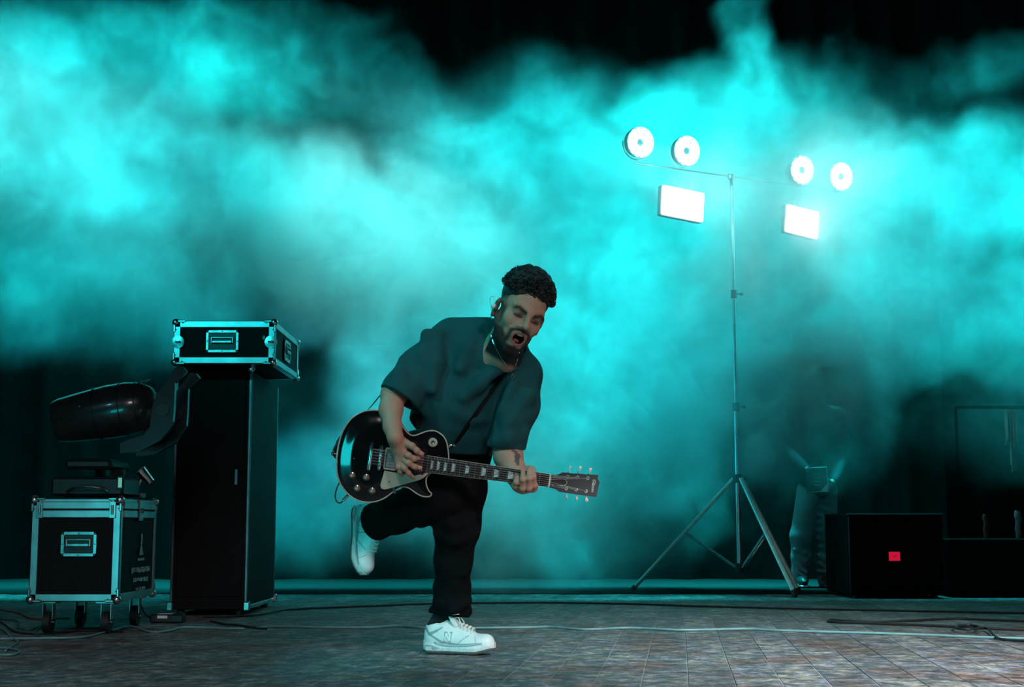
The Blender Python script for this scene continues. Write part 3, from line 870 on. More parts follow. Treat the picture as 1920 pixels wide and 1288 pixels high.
hl = G(799, 1217); hl.z = .001; tl = G(928, 1222); tl.z = .001; hl.y = 5.56; tl.y = 5.47; hl.x = (799 - 960) / F * 5.56 * .985; tl.x = (928 - 960) / F * 5.47 * .985
hr_, tr_ = V(668, 950, 5.60), V(671, 1080, 5.52)
upv = (RT * .80 - FW * .60 + UPC * .05)
SHL = shoe_matrix(hl, tl, Vector((0, 0, 1))); SHR = shoe_matrix(hr_, tr_, upv)


def head_sdf(Fd):
    ell_h(Fd, (0, -.015, .038), (.077, .098, .088), .01)
    ell_h(Fd, (0, .026, -.022), (.064, .066, .084), .03)
    ell_h(Fd, (0, .022, -.085), (.055, .054, .045), .03)
    Fd.cap(H(-.056, .0, -.05), H(-.022, .062, -.118), .02, .018, .03); Fd.cap(H(.056, .0, -.05), H(.022, .062, -.118), .02, .018, .03)
    Fd.cap(H(-.01, .072, -.126), H(.01, .072, -.126), .019, None, .02)
    for s in (-1, 1):
        ell_h(Fd, (s * .042, .058, -.032), (.024, .024, .026), .02)
        Fd.cap(H(s * .010, .088, .013), H(s * .046, .070, .020), .0105, .010, .02)
    for s in (-1, 1):
        ell_h(Fd, (s * .031, .103, -.003), (.021, .021, .0125), .012, 's')
        ell_h(Fd, (s * .031, .0745, -.003), (.0165, .0145, .0145), .004)
        Fd.cap(H(s * .019, .0875, -.007), H(s * .043, .083, -.008), .0022, None, .003)
    Fd.cap(H(0, .088, .010), H(0, .112, -.028), .0085, .0138, .012)
    for s in (-1, 1):
        ell_h(Fd, (s * .0145, .098, -.034), (.0105, .012, .009), .007)
    for s in (-1, 1): ell_h(Fd, (s * .0075, .106, -.0405), (.0042, .006, .0035), .003, 's')
    for s in (-1, 1): Fd.cap(H(s * .020, .090, -.040), H(s * .036, .074, -.076), .005, .006, .02)   # cheek folds
    ell_h(Fd, (0, .078, -.078), (.032, .026, .036), .02)
    n = 16                                                                        # lips: ring round an open mouth
    ring = []
    for i in range(n):
        a = 2 * math.pi * i / n
        ring.append(H(.0235 * math.cos(a), .098 - .006 * abs(math.cos(a)) - (.006 if math.sin(a) < 0 else 0) * abs(math.sin(a)), -.077 + .0215 * math.sin(a)))
    for i in range(n): Fd.cap(ring[i], ring[(i + 1) % n], .0062, None, .005)
    ell_h(Fd, (0, .1, -.077), (.0195, .036, .0175), .003, 's')
    for s in (-1, 1):                                                             # ears
        rot = Matrix.Rotation(s * rad(-22), 3, 'Z') @ Matrix.Rotation(rad(-8), 3, 'X')
        ell_h(Fd, (s * .082, -.010, -.021), (.0095, .0185, .032), .006, 'u', rot)
        ell_h(Fd, (s * .0905, -.004, -.021), (.006, .0105, .02), .004, 's', rot)
        ell_h(Fd, (s * .084, -.001, -.050), (.006, .008, .009), .006)
        Fd.cap(H(s * .084, .006, -.022), H(s * .083, .008, -.030), .0045, None, .004)
    Fd.cap(H(0, -.03, -.06), neckb, .056, .058, .03)
    Fd.cap(H(.0, .01, -.1), V(950, 672, 5.16), .035, .045, .035)                  # throat


def finger(Fd, pts, r0, r1, k=.006):
    n = len(pts)
    for i in range(n - 1):
        a = r0 + (r1 - r0) * i / (n - 1); b = r0 + (r1 - r0) * (i + 1) / (n - 1)
        Fd.cap(pts[i], pts[i + 1], a, b, k)
        if 0 < i: Fd.cap(pts[i], pts[i], a * 1.07, None, k)


def build_body():
    lo = np.array([V(640, 900, 5.5).x - .02, 4.78, 0.0]); hi = np.array([V(1060, 900, 5.3).x, 5.95, V(950, 505, 5.1).z + .02])
    hx = (H(-.1, 0, 0).x - .02, H(.1, 0, 0).x + .05); ahz = (neckb.z - .01, V(950, 530, 5.0).z)
    fx = [(hx[0], hx[1], .0024), (V(728, 850, 5.1).x, V(800, 850, 5.1).x, .0026)]
    fz = [(ahz[0], ahz[1], .0024), (V(900, 932, 5.1).z, V(900, 815, 5.1).z, .0026)]
    fy = [(4.98, 5.22, .0028)]
    Fd = Field(axis(lo[0], hi[0], .0055, fx), axis(lo[1] + .02, hi[1], .006, fy), axis(0.01, hi[2], .006, fz))
    print('body grid', Fd.D.shape)
    head_sdf(Fd)
    # trunk, hidden by the clothes
    Fd.chain([(neckb, .06), (chest, .12), (belly, .13), (pel, .125)], .05)
    Fd.cap(rsh, lsh, .06, .058, .05)
    Fd.chain([(rsh, .058), (rel, .045)], .03); Fd.chain([(lsh, .056), (lel, .047)], .03)
    # forearms
    Fd.chain([(rel, .044), (V(733, 768, 5.16), .041), (V(736, 800, 5.09), .031), (rwr, .0265)], .02)
    Fd.chain([(lel, .05), (V(953, 855, 5.215), .052), (V(965, 885, 5.18), .041), (lwr, .034)], .02)
    # legs and feet inside trousers and shoes
    Fd.chain([(hipL, .085), (kneeL, .055), (ankL, .036)], .04)
    Fd.chain([(hipR, .085), (kneeR, .055), (ankR, .036)], .04)
    for M_, an in ((SHL, ankL), (SHR, ankR)):
        Fd.chain([(an, .036), (M_ @ Vector((.045, 0, .055)), .028), (M_ @ Vector((.12, 0, .035)), .02), (M_ @ Vector((.22, 0, .028)), .013)], .02)
    # right hand (picking): back of hand, thumb, four fingers
    Zs = 5.075
    Fd.cap(rwr, V(747, 838, Zs), .025, .026, .02)
    Fd.cap(V(742, 832, Zs), V(749, 866, Zs + .005), .019, .017, .015); Fd.cap(V(748, 832, Zs), V(757, 852, Zs - .004), .021, .0165, .015)
    Fd.cap(V(752, 828, Zs), V(762, 832, Zs - .01), .018, .0145, .012)
    finger(Fd, [V(757, 828, Zs - .008), V(772, 836, Zs - .022), V(782, 845, Zs - .02), V(791, 851, Zs - .01)], .0125, .0088)      # thumb
    finger(Fd, [V(758, 848, Zs - .008), V(766, 854, Zs - .022), V(776, 860, Zs - .016), V(784, 859, Zs - .005)], .0115, .0082)      # index
    finger(Fd, [V(755, 860, Zs - .004), V(765, 868, Zs - .018), V(777, 875, Zs - .008), V(788, 877, Zs + .004)], .0112, .0078)    # middle
    finger(Fd, [V(752, 868, Zs), V(758, 878, Zs - .014), V(766, 887, Zs - .006), V(773, 894, Zs + .008)], .0105, .0076)          # ring
    finger(Fd, [V(746, 866, Zs + .004), V(747, 876, Zs - .006), V(750, 884, Zs - .001), V(754, 891, Zs + .01)], .0096, .007)         # little
    # left hand round the neck: palm under, fingers over the strings, thumb behind
    Fd.cap(lwr, V(980, 914, 5.165), .031, .024, .02)
    Fd.cap(V(972, 911, 5.155), V(998, 913, 5.155), .0215, .0215, .014)
    finger(Fd, [V(967, 912, 5.145), V(965, 911, 5.118), V(968, 904, 5.103), V(970, 895, 5.112)], .0118, .0082)
    finger(Fd, [V(979, 917, 5.145), V(979, 915, 5.112), V(980, 899, 5.094), V(980.5, 884, 5.112)], .0122, .0088)
    finger(Fd, [V(990, 918, 5.145), V(991, 915, 5.112), V(992, 897, 5.094), V(992, 881, 5.112)], .0124, .0088)
    finger(Fd, [V(1000, 913, 5.145), V(1002, 910, 5.118), V(1000, 894, 5.10), V(1000, 880, 5.116)], .0118, .0086)
    finger(Fd, [V(978, 902, 5.19), V(984, 890, 5.205), V(990, 880, 5.19), V(996, 877, 5.172)], .014, .0098)
    v, qd = Fd.mesh(); v = relax(v, qd, 1, .35)
    # paint in head coordinates
    Mi = np.array(HM.inverted()); h = v @ Mi[:3, :3].T + Mi[:3, 3]
    x, y, z = h[:, 0], h[:, 1], h[:, 2]; ax_ = np.abs(x)
    inh = sstep(-.19, -.17, z) * (ax_ < .12) * (np.abs(y) < .2)
    c = np.tile(skin_c, (len(v), 1))
    nz = .5 + .25 * (np.sin(x * 900 + np.sin(z * 700) * 2) + np.sin(z * 800 + y * 500))

    def blend(mask, col):
        nonlocal c
        mask = np.clip(mask * inh, 0, 1)[:, None]; c = c * (1 - mask) + np.array(col) * mask
    hair = (.006, .006, .007)
    jaw = sstep(.0, .012, ax_ - .048 + .25 * (z + .09)) * sstep(.055, .035, y) * sstep(-.02, .0, y) * sstep(.02, -.01, z) * .75   # sideburn
    jaw = np.maximum(jaw, sstep(-.102, -.112, z) * (y > -.02) * .98)
    jaw = np.maximum(jaw, sstep(.042, .052, ax_ + (-.075 - z) * .45) * sstep(-.05, -.075, z) * (y > -.02) * .93)
    mous = np.exp(-((z + .0475 + ax_ * ax_ * 8) / .0068) ** 2) * sstep(.038, .032, ax_) * (y > .06)
    side = np.exp(-((ax_ - .0335) / .008) ** 2) * sstep(-.05, -.058, z) * (y > .05) * .95
    blend(jaw, hair); blend(mous * .95, hair); blend(side, hair)
    blend(np.exp(-(x / .008) ** 2) * np.exp(-((z + .106) / .006) ** 2) * .7 * (y > .06), hair)
    brow = np.exp(-((z - (.0105 + (ax_ - .012) * .32) + np.maximum(ax_ - .04, 0) * .7) / .0074) ** 2) * sstep(.009, .015, ax_) * sstep(.058, .05, ax_) * (y > .05)
    blend(brow * .97, hair)
    blend(np.exp(-((z + .0075) / .003) ** 2) * sstep(.014, .018, ax_) * sstep(.05, .045, ax_) * (y > .06) * .9, (.01, .007, .006))     # lash line
    blend(np.exp(-((z + .002) / .013) ** 2) * np.exp(-((ax_ - .031) / .018) ** 2) * (y > .05) * .85, (.04, .024, .02))  # shade of the eye sockets painted into the skin colour
    rr = np.sqrt((x / .0245) ** 2 + ((z + .077) / .0225) ** 2)
    blend((rr < 1.12) * (y > .07) * .8, (.24, .085, .075)); blend((rr < .9) * (y < .097) * (y > .03) * 1.0, (.015, .003, .003))
    fade = sstep(-.012, .012, z - .036 - .5 * y + .5 * np.maximum(ax_ - .042, 0)) * .9
    blend(fade, hair)
    blend(np.exp(-((ax_ - .075) / .01) ** 2) * sstep(.0, .02, z) * (y > -.06) * (y < .03) * .55, hair)
    # forearm tattoo (picture right arm)
    t0 = np.array(V(968, 856, 5.17))
    tp = [(962, 844), (967, 848), (970, 856), (969, 864), (971, 870)]
    for (a, b), rr_ in zip(tp, (.006, .006, .011, .009, .006)):
        p = np.array(V(a, b, 5.17)); d = np.sqrt((v[:, 0] - p[0]) ** 2 + (v[:, 2] - p[2]) ** 2)
        mk = (sstep(rr_ + .003, rr_ - .002, d) * (v[:, 1] < 5.24) * .8)[:, None]; c = c * (1 - mk) + np.array((.02, .045, .05)) * mk
    for an, rr_ in ((ankL, .14), (ankR, .13)):
        mk = (np.linalg.norm(v - np.array(an), axis=1) < rr_)[:, None]; c = np.where(mk, np.array((.012, .013, .014)), c)
    # finger nails
    for p in (V(791, 850, 5.05), V(788, 876, 5.07)):
        d = np.linalg.norm(v - np.array(p), axis=1); mk = (sstep(.011, .007, d) * .5)[:, None]; c = c * (1 - mk) + np.array((.62, .48, .36)) * mk
    ob = np_mesh('body', v, qd, vmat('skin', .55, .2, 160, .3), person, PO, True, c)
    print('body verts', len(v))
    return v, qd


bv, bq = build_body()
body_bvh = tris_bvh(bv, bq)


def cloth_noise(v, amp, f=1.0):
    x, y, z = v[:, 0] * f, v[:, 1] * f, v[:, 2] * f
    return amp * (np.sin(31 * x + 17 * z + 2.2 * np.sin(13 * z + 4 * y)) * .6 + np.sin(53 * x - 29 * z + 2 * np.sin(19 * x) + 11 * y) * .4)


def build_shirt():
    Fd = Field(axis(V(690, 800, 5.4).x, V(1030, 800, 5.2).x + .03, .0048), axis(5.0, 5.68, .0055), axis(V(850, 895, 5.5).z, V(850, 575, 5.3).z, .0048))
    Fd.chain([(V(895, 672, 5.30), .135), (V(866, 745, 5.34), .158), (V(850, 800, 5.39), .155), (V(846, 850, 5.44), .148)], .06)
    Fd.cap(V(842, 660, 5.33), V(975, 700, 5.28), .092, .078, .05)
    Fd.cap(V(850, 636, 5.36), V(912, 628, 5.32), .083, .066, .04)
    Fd.cap(V(940, 664, 5.22), V(952, 660, 5.24), .078, None, .04)
    Fd.chain([(V(835, 660, 5.31), .094), (V(790, 695, 5.27), .086), (V(757, 733, 5.215), .076), (V(742, 762, 5.19), .076)], .03)
    Fd.chain([(V(972, 706, 5.27), .086), (V(972, 760, 5.255), .075), (V(950, 830, 5.235), .066), (V(946, 862, 5.235), .066)], .03)
    # folds as raised soft ridges and hollows, read off the cloth
    def ridge(pts, r, k=.02, mode='u', inset=0.0):
        Fd_pts = [V(*p) for p in pts]
        for a, b in zip(Fd_pts[:-1], Fd_pts[1:]): Fd.cap(a, b, r, None, k, mode)
    for pts, r in (([(800, 628, 5.225), (796, 668, 5.20), (790, 715, 5.19)], .013), ([(822, 630, 5.23), (818, 680, 5.19), (812, 730, 5.175)], .012),
                   ([(760, 676, 5.21), (750, 705, 5.17), (745, 725, 5.15)], .010), ([(965, 720, 5.18), (940, 770, 5.175), (925, 800, 5.19)], .012),
                   ([(1000, 700, 5.22), (992, 740, 5.18), (955, 790, 5.16)], .011), ([(985, 780, 5.19), (950, 805, 5.165)], .009), ([(978, 812, 5.19), (950, 822, 5.165), (930, 826, 5.18)], .008),
                   ([(905, 620, 5.25), (880, 650, 5.19), (862, 690, 5.17)], .010), ([(935, 690, 5.16), (900, 720, 5.155), (870, 745, 5.165)], .010),
                   ([(820, 745, 5.22), (800, 770, 5.24)], .012), ([(860, 770, 5.20), (900, 790, 5.21)], .010)):
        Fd_p = [V(*p) for p in pts]
        for a, b in zip(Fd_p[:-1], Fd_p[1:]): Fd.cap(a, b, r + .010, r + .006, .035)
    Fd.cap(V(930, 745, 5.15), V(905, 815, 5.2), .012, .02, .04, 's')            # hollow between arm and trunk
    Fd.cap(V(787, 745, 5.12), V(775, 790, 5.15), .014, .02, .03, 's')
    big = ([-9, -9, -9], [9, 9, 9])
    # sleeve ends
    a, b = V(790, 695, 5.27), V(757, 733, 5.215); cpl = V(747, 741, 5.2); n = (V(738, 757, 5.19) - V(760, 723, 5.215)).normalized()
    Fd.halfspace(V(741, 741, 5.2), n, [V(690, 700, 5.2).x, 5.0, V(700, 800, 5.2).z], [V(786, 700, 5.2).x, 5.5, V(700, 690, 5.2).z])
    n2 = (V(950, 880, 5.24) - V(956, 820, 5.24)).normalized()
    Fd.halfspace(V(948, 840, 5.235), n2, [V(915, 800, 5.2).x, 5.0, V(900, 890, 5.2).z], [V(1020, 800, 5.2).x, 5.36, V(900, 790, 5.2).z])
    Fd.cap(V(752, 730, 5.21), V(730, 770, 5.18), .060, .068, 0, 's'); Fd.cap(V(952, 822, 5.235), V(946, 870, 5.235), .053, .056, 0, 's')
    # bottom hem
    nb = Vector((-.12, .25, -1)); Fd.halfspace(V(880, 850, 5.3), nb, [V(735, 850, 5.4).x, 5.0, 0], [V(914, 850, 5.4).x, 5.7, V(850, 800, 5.4).z])
    Fd.cap(V(850, 835, 5.42), V(848, 900, 5.46), .128, None, 0, 's')
    # neck opening
    Fd.cap(V(962, 642, 5.18), V(986, 609, 5.05), .055, .095, .004, 's')
    v, qd = Fd.mesh()
    v = relax(v, qd, 2, .4)
    d = cloth_noise(v, .0016, .8); v[:, 1] -= d; v[:, 2] += d * .5
    m = mat('dark_teal_cotton', (.008, .066, .072), .85, 0, .08, 9, .35, spec=.2)
    o = np_mesh('shirt', v, qd, m, person, PO)
    return v, qd, o


sv, sq, shirt = build_shirt()
shirt['label'] = 'loose dark green tee shirt with folds'
shirt_bvh = tris_bvh(sv, sq)


def build_trousers():
    Fd = Field(axis(V(668, 970, 5.6).x, V(925, 870, 5.4).x, .005), axis(5.08, 5.75, .0055), axis(V(850, 1182, 5.55).z, V(850, 815, 5.4).z, .005))
    Fd.chain([(V(851, 806, 5.40), .132), (V(850, 838, 5.43), .14), (V(848, 872, 5.47), .135)], .05)
    Fd.chain([(V(852, 880, 5.46), .118), (V(863, 915, 5.41), .098), (V(857, 985, 5.35), .085), (V(850, 1050, 5.39), .069), (V(848, 1110, 5.45), .065), (V(846, 1165, 5.5), .068)], .03)
    Fd.chain([(V(812, 885, 5.47), .12), (V(832, 925, 5.31), .094), (V(812, 932, 5.31), .088), (V(745, 962, 5.42), .074), (V(702, 979, 5.49), .0665), (V(680, 987, 5.53), .066)], .03)
    # knee and cuff folds
    for pts, r in (([(823, 1000, 5.30), (850, 1012, 5.27), (886, 1004, 5.31)], .012), ([(822, 975, 5.31), (850, 985, 5.265), (890, 968, 5.31)], .012),
                   ([(820, 1130, 5.42), (850, 1140, 5.385), (876, 1128, 5.42)], .010), ([(822, 1100, 5.42), (850, 1090, 5.38), (872, 1100, 5.42)], .009),
                   ([(870, 930, 5.31), (880, 1000, 5.30), (872, 1070, 5.35)], .010), ([(812, 1146, 5.47), (845, 1158, 5.43), (876, 1146, 5.46)], .012),
                   ([(730, 940, 5.37), (745, 965, 5.35), (740, 992, 5.38)], .009), ([(770, 925, 5.32), (785, 955, 5.28), (790, 980, 5.33)], .010)):
        p = [V(*q_) for q_ in pts]
        for a, b in zip(p[:-1], p[1:]): Fd.cap(a, b, r + .006, None, .03)
    zc = V(845, 1153, 5.5)
    Fd.halfspace(zc, (-.12, .0, -1), [-9, 0, -1], [9, 9, V(845, 1120, 5.5).z]); Fd.cap(V(845, 1140, 5.49), V(845, 1200, 5.52), .060, .062, 0, 's')
    n = (V(686, 985, 5.53) - V(745, 962, 5.42)).normalized()
    Fd.halfspace(V(702, 979, 5.49), n, [-9, 0, V(700, 1030, 5.5).z], [V(735, 960, 5.5).x, 9, V(700, 925, 5.5).z]); Fd.cap(V(710, 976, 5.48), V(680, 987, 5.53), .055, .056, 0, 's')
    v, qd = Fd.mesh(); v = relax(v, qd, 2, .4); d = cloth_noise(v, .0014, .9); v[:, 1] -= d
    m = mat('black_trouser_cloth', (.004, .005, .0055), .9, 0, .15, 30, .15, spec=.08)
    np_mesh('trousers', v, qd, m, person, PO)
    return v, qd


tv, tq = build_trousers()


def build_hair():
    Fd = Field(axis(H(0, 0, 0).x - .14, H(0, 0, 0).x + .2, .003), axis(4.93, 5.33, .0035), axis(H(0, 0, 0).z - .06, H(0, 0, 0).z + .19, .003))
    ell_h(Fd, (0, -.018, .048), (.080, .104, .083), 0)
    for i in range(150):
        u = random.uniform(0, 2 * math.pi); t = random.uniform(.12, 1.45)
        p = (math.cos(u) * math.cos(t) * .08, -.018 + math.sin(u) * math.cos(t) * .1, .052 + math.sin(t) * .088)
        if p[2] < .046 + .5 * p[1] - .5 * max(abs(p[0]) - .042, 0): continue
        Fd.cap(H(*p), H(*p), random.uniform(.010, .015) * 1.08, None, .006)
    Mi = np.array(HM.inverted()); gx_, gy_, gz_ = Fd.ax[0][:, None, None], Fd.ax[1][None, :, None], Fd.ax[2][None, None, :]
    lx, ly, lz = [Mi[i, 0] * gx_ + Mi[i, 1] * gy_ + Mi[i, 2] * gz_ + Mi[i, 3] for i in range(3)]
    wob = .0035 * np.sin(lx * 160) + .002 * np.sin(lx * 370 + 1)
    cut = (.030 + .52 * ly + wob - .55 * np.maximum(np.abs(lx) - .042, 0)) - lz
    Fd.D = np.maximum(Fd.D, (cut * .8).astype(np.float32))
    ell_h(Fd, (0, -.012, .03), (.0735, .093, .083), .0, 's')
    v, qd = Fd.mesh()
    v = relax(v, qd, 1, .3)
    hm = mat('black_curly_hair', (.007, .007, .008), .55, 0, .4, 200, .5)
    hr = np_mesh('hair', v, qd, hm, person, PO)
    q = MB(PO)
    for i in range(760):
        u = random.uniform(0, 2 * math.pi); t = random.uniform(.1, 1.5)
        nrm = Vector((math.cos(u) * math.cos(t), math.sin(u) * math.cos(t), math.sin(t)))
        rr = random.uniform(1.04, 1.16)
        p = Vector((nrm.x * .080 * rr, -.018 + nrm.y * .104 * rr, .048 + nrm.z * .085 * rr))
        if p.z < .040 + .5 * p.y - .5 * max(abs(p.x) - .042, 0): continue
        a = nrm.orthogonal().normalized(); a.rotate(Matrix.Rotation(random.uniform(0, 6.28), 3, nrm)); b = nrm
        R_ = random.uniform(.005, .0095); ph = random.uniform(0, 6.28); tn = random.uniform(1.0, 1.8); side = a.cross(b)
        pts = [H(*(p + R_ * (math.cos(ph + s * tn * 6.28 / 12) * a + math.sin(ph + s * tn * 6.28 / 12) * b) + side * (s / 12 - .5) * .012)) for s in range(13)]
        q.tube(pts, [.0007 + .0014 * math.sin(math.pi * s / 12) for s in range(13)], 4)
    cu = q.build('curl', hm, hr, True); cu['kind'] = 'stuff'


build_hair()

# eyes, teeth, tongue, earpiece, necklace
q = MB(PO)
n = 7
for i in range(n):
    a = (i - (n - 1) / 2) / (n - 1) * 2; c = H(a * .0125, .0925 - .005 * a * a, -.0642 + .0012 * a * a)
    q.box(c, (.0042 * HS, .004, .0075 * HS), HR, bev=.0009)
q.build('upper_teeth', mat('tooth_enamel', (.62, .6, .52), .3, 0, .05, 30, coat=.3), person)
q = MB(PO)
for i in range(6):
    a = (i - 2.5) / 5 * 2; q.box(H(a * .0115, .088 - .004 * a * a, -.0925), (.0038 * HS, .0035, .0055 * HS), HR, bev=.0008)
q.build('lower_teeth', MATS['tooth_enamel'], person)
q = MB(PO); q.sphere((0, .075, -.087), (.0135, .02, .006), HM, 14, 8); q.build('tongue', mat('tongue', (.3, .08, .075), .35, 0, .1, 60), person, True)
ep = H(-.0925, .0, -.024)
q = MB(PO); q.sphere((-.094, .001, -.024), (.0075, .008, .0095), HM, 14, 9); ear = q.build('earpiece', mat('clear_blue_acrylic', (.55, .75, .75), .12, 0, .1, 30, coat=1), person, True)
tpts = [H(-.095, -.002, -.012), H(-.1, -.018, .004), H(-.107, -.03, -.01), V(922, 583, 5.13), V(920.5, 592, 5.14), V(922, 600, 5.17)]
q = MB(PO); q.tube(spline(tpts, 6), .0013, 6); q.build('earpiece_lead', mat('clear_lead', (.6, .7, .68), .3, 0, .1, 30), ear, True)


def cast(px, py, bvhs, off):
    d = (FW + (px - 960) / F * RT + (644 - py) / F * UPC).normalized(); best = None
    for b in bvhs:
        r = b.ray_cast(CAM, d)
        if r[0] is not None and (best is None or r[3] < best[1]): best = (r[0], r[3])
    if best is None: return None
    return CAM + d * (best[1] - off)


silver = mat('silver_chain', (.8, .8, .78), .22, 1, .1, 200)
path = [(924, 612), (921, 628), (925, 642), (931, 655), (939, 669), (949, 684), (959.5, 698)]
path2 = [(974, 661), (971, 672), (966, 686), (959.5, 698)]


def chain_pts(pp):
    out = []
    for a, b in pp:
        p = cast(a, b, (body_bvh, shirt_bvh), .006)
        if p is not None: out.append(p)
    return spline(out, 6)


for pp in (path, path2):
    pts = chain_pts(pp); q = MB(PO)
    q.tube(pts, [.0012 + .0005 * (i % 2) for i in range(len(pts))], 6)
    nk = q.build('necklace', silver, person, True)
pc = cast(961, 706, (body_bvh, shirt_bvh), .008)
q = MB(PO); q.tube([pc + RT * (.0035 * math.cos(t)) + Vector((0, 0, .0085 * math.sin(t))) for t in [k * .5236 for k in range(12)]], .0011, 6, closed=True); q.sphere(pc + Vector((0, 0, .009)), .002, nu=8, nv=6)
q.build('pendant', silver, nk, True)


# ---- shoes
def build_shoe(M, label, name='sneaker', bow=True):
    """local frame: x to the toe, y to the outer side facing the viewer is -y, z up; sole on z=0; length .30"""
    L = .30; Mi = M
    sh = bpy.data.objects.new('shoe', None); COL.objects.link(sh); sh.parent = person; sh['label'] = label
    # outline of the sole: half widths
    st = [(-.0, .022), (.012, .031), (.04, .0365), (.09, .0345), (.14, .0375), (.19, .0455), (.23, .0465), (.265, .039), (.288, .026), (.30, .008)]
    xs = np.array([a for a, b in st]); ws = np.array([b for a, b in st])

    def wid(x): return np.interp(x, xs, ws)

    def lift(x): return .012 * sstep(.22, .30, x) + .004 * sstep(.02, -.0, x)

    def put(v): return [tuple(M @ Vector(p)) for p in v]

    def slab(z0f, z1f, grow, taper, x0=0.0, x1=L, n=40, sides=(1, 1)):
        q = MB(PO); vs = []; fs = []
        xx = [x0 + (x1 - x0) * (.5 - .5 * math.cos(math.pi * i / n)) for i in range(n + 1)]
        for x in xx:
            wv = float(wid(x)); z0, z1 = z0f(x) + float(lift(x)), z1f(x) + float(lift(x))
            prof = [(-wv - grow + taper, z0), (-wv - grow - .002, (z0 + z1) / 2), (-wv - grow, z1), (wv + grow, z1), (wv + grow + .002, (z0 + z1) / 2), (wv + grow - taper, z0)]
            vs += [(x, y, z) for y, z in prof]
        for i in range(n):
            for k in range(6):
                l = (k + 1) % 6; fs.append((i * 6 + k, i * 6 + l, (i + 1) * 6 + l, (i + 1) * 6 + k))
        fs.append(tuple(range(6))[::-1]); fs.append(tuple(n * 6 + k for k in range(6)))
        q.add(put(vs), fs); return q
    shoe_white = mat('white_shoe_leather', (.66, .70, .68), .45, 0, .06, 60, .06)
    shoe_grey = mat('grey_shoe_suede', (.33, .37, .38), .7, 0, .1, 80)
    mid_ = mat('shoe_midsole_foam', (.60, .62, .60), .6, 0, .1, 50); outs = mat('dark_outsole', (.09, .075, .07), .7, 0, .15, 50)
    slab(lambda x: 0, lambda x: .009, .001, .002).build('outsole', outs, sh)
    slab(lambda x: .009, lambda x: .026 + .008 * float(sstep(.12, .0, x)), .003, .0).build('midsole', mid_, sh)
    for s in (-1, 1):          # grey heel wedge and side wave in the midsole
        q = MB(PO); w_ = lambda x: float(wid(x)) + .0062
        pts = [(.006, .012), (.055, .012), (.075, .018), (.045, .026), (.012, .027)]
        vs = [(x, s * (w_(x)), z) for x, z in pts] + [(x, s * (w_(x) - .006), z) for x, z in pts]; k = len(pts)
        q.add(put(vs), [tuple(range(k)), tuple(range(k, 2 * k))[::-1]] + [(i, (i + 1) % k, k + (i + 1) % k, k + i) for i in range(k)]); q.build('heel_insert', shoe_grey, sh)
        q = MB(PO); top = [(.0, .036), (.06, .034), (.10, .026), (.15, .027), (.2, .029), (.26, .030)]
        vs = []
        for x, z in top: vs += [(x, s * (w_(x)), z + float(lift(x)) - .003), (x, s * (w_(x) - .001), z + float(lift(x)) + .003)]
        q.add(put(vs), [(2 * i, 2 * i + 2, 2 * i + 3, 2 * i + 1) for i in range(len(top) - 1)]); q.build('sole_stripe', shoe_grey, sh)
    # upper
    h = .0028; Fd = Field(axis(-.02, .32, h), axis(-.065, .065, h), axis(.01, .15, h))
    Fd.cap((.036, 0, .045), (.036, 0, .085), .033, .030, .0)
    Fd.ell((.07, 0, .045), (.07, .037, .055), None, .03); Fd.ell((.13, 0, .035), (.09, .037, .055), None, .03)
    Fd.ell((.205, 0, .026), (.08, .0455, .036), None, .03); Fd.ell((.245, 0, .024), (.052, .042, .030), None, .02)
    Fd.cap((.085, 0, .07), (.13, 0, .058), .030, .024, .02)
    Fd.halfspace((0, 0, .018), (0, 0, -1), [-9] * 3, [9] * 3)
    Fd.halfspace((.045, 0, .093), (-.22, 0, 1), [-1, -1, .02], [.088, 1, 1])
    Fd.cap((.042, 0, .06), (.036, 0, .14), .026, .031, .004, 's'); Fd.cap((.075, 0, .085), (.045, 0, .13), .022, .03, .004, 's')
    v, qd = Fd.mesh(); v = relax(v, qd, 1, .4)
    wv = wid(v[:, 0]); near = sstep(.05, .018, v[:, 2]); tgt = np.sign(v[:, 1]) * np.minimum(np.abs(v[:, 1]) * 1.0, wv + .0015)
    v[:, 1] = v[:, 1] * (1 - near) + tgt * near; v[:, 2] += lift(v[:, 0])
    x, y, z = v[:, 0], np.abs(v[:, 1]), v[:, 2]
    col = np.tile(np.array((.64, .69, .67)), (len(v), 1))

    def pb(mk, c_):
        nonlocal col
        mk = np.clip(mk, 0, 1)[:, None]; col = col * (1 - mk) + np.array(c_) * mk

    def line(x0, z0, x1, z1, w_=.0022):
        dx, dz = x1 - x0, z1 - z0; t = np.clip(((x - x0) * dx + (z - z0) * dz) / (dx * dx + dz * dz), 0, 1)
        return sstep(w_ * 1.6, w_ * .6, np.hypot(x - x0 - t * dx, z - z0 - t * dz)) * (y > .012)
    g_ = (.22, .26, .28)
    pb(line(.0, .088, .03, .06, .004) * 1, g_); pb(line(.03, .06, .062, .071, .004), g_); pb(line(.032, .06, .085, .036, .003), g_)
    pb(line(.085, .036, .15, .03, .0025), g_); pb(line(.15, .03, .235, .034, .0018), g_); pb(line(.062, .071, .085, .082, .002), g_)
    pb(line(.15, .03, .185, .052, .0012), g_); pb(line(.185, .052, .2, .058, .0012), g_); pb(line(.235, .034, .225, .055, .001), g_)
    for i in range(14):
        a = random.uniform(.21, .27); b = random.uniform(-.025, .025)
        pb(sstep(.0016, .0008, np.hypot(v[:, 0] - a, v[:, 1] - b)) * .5, g_)
    def topz(a, b=0.0):
        mk = (np.abs(v[:, 0] - a) < .005) & (np.abs(v[:, 1] - b) < .005); return float(v[mk, 2].max()) if mk.any() else .06

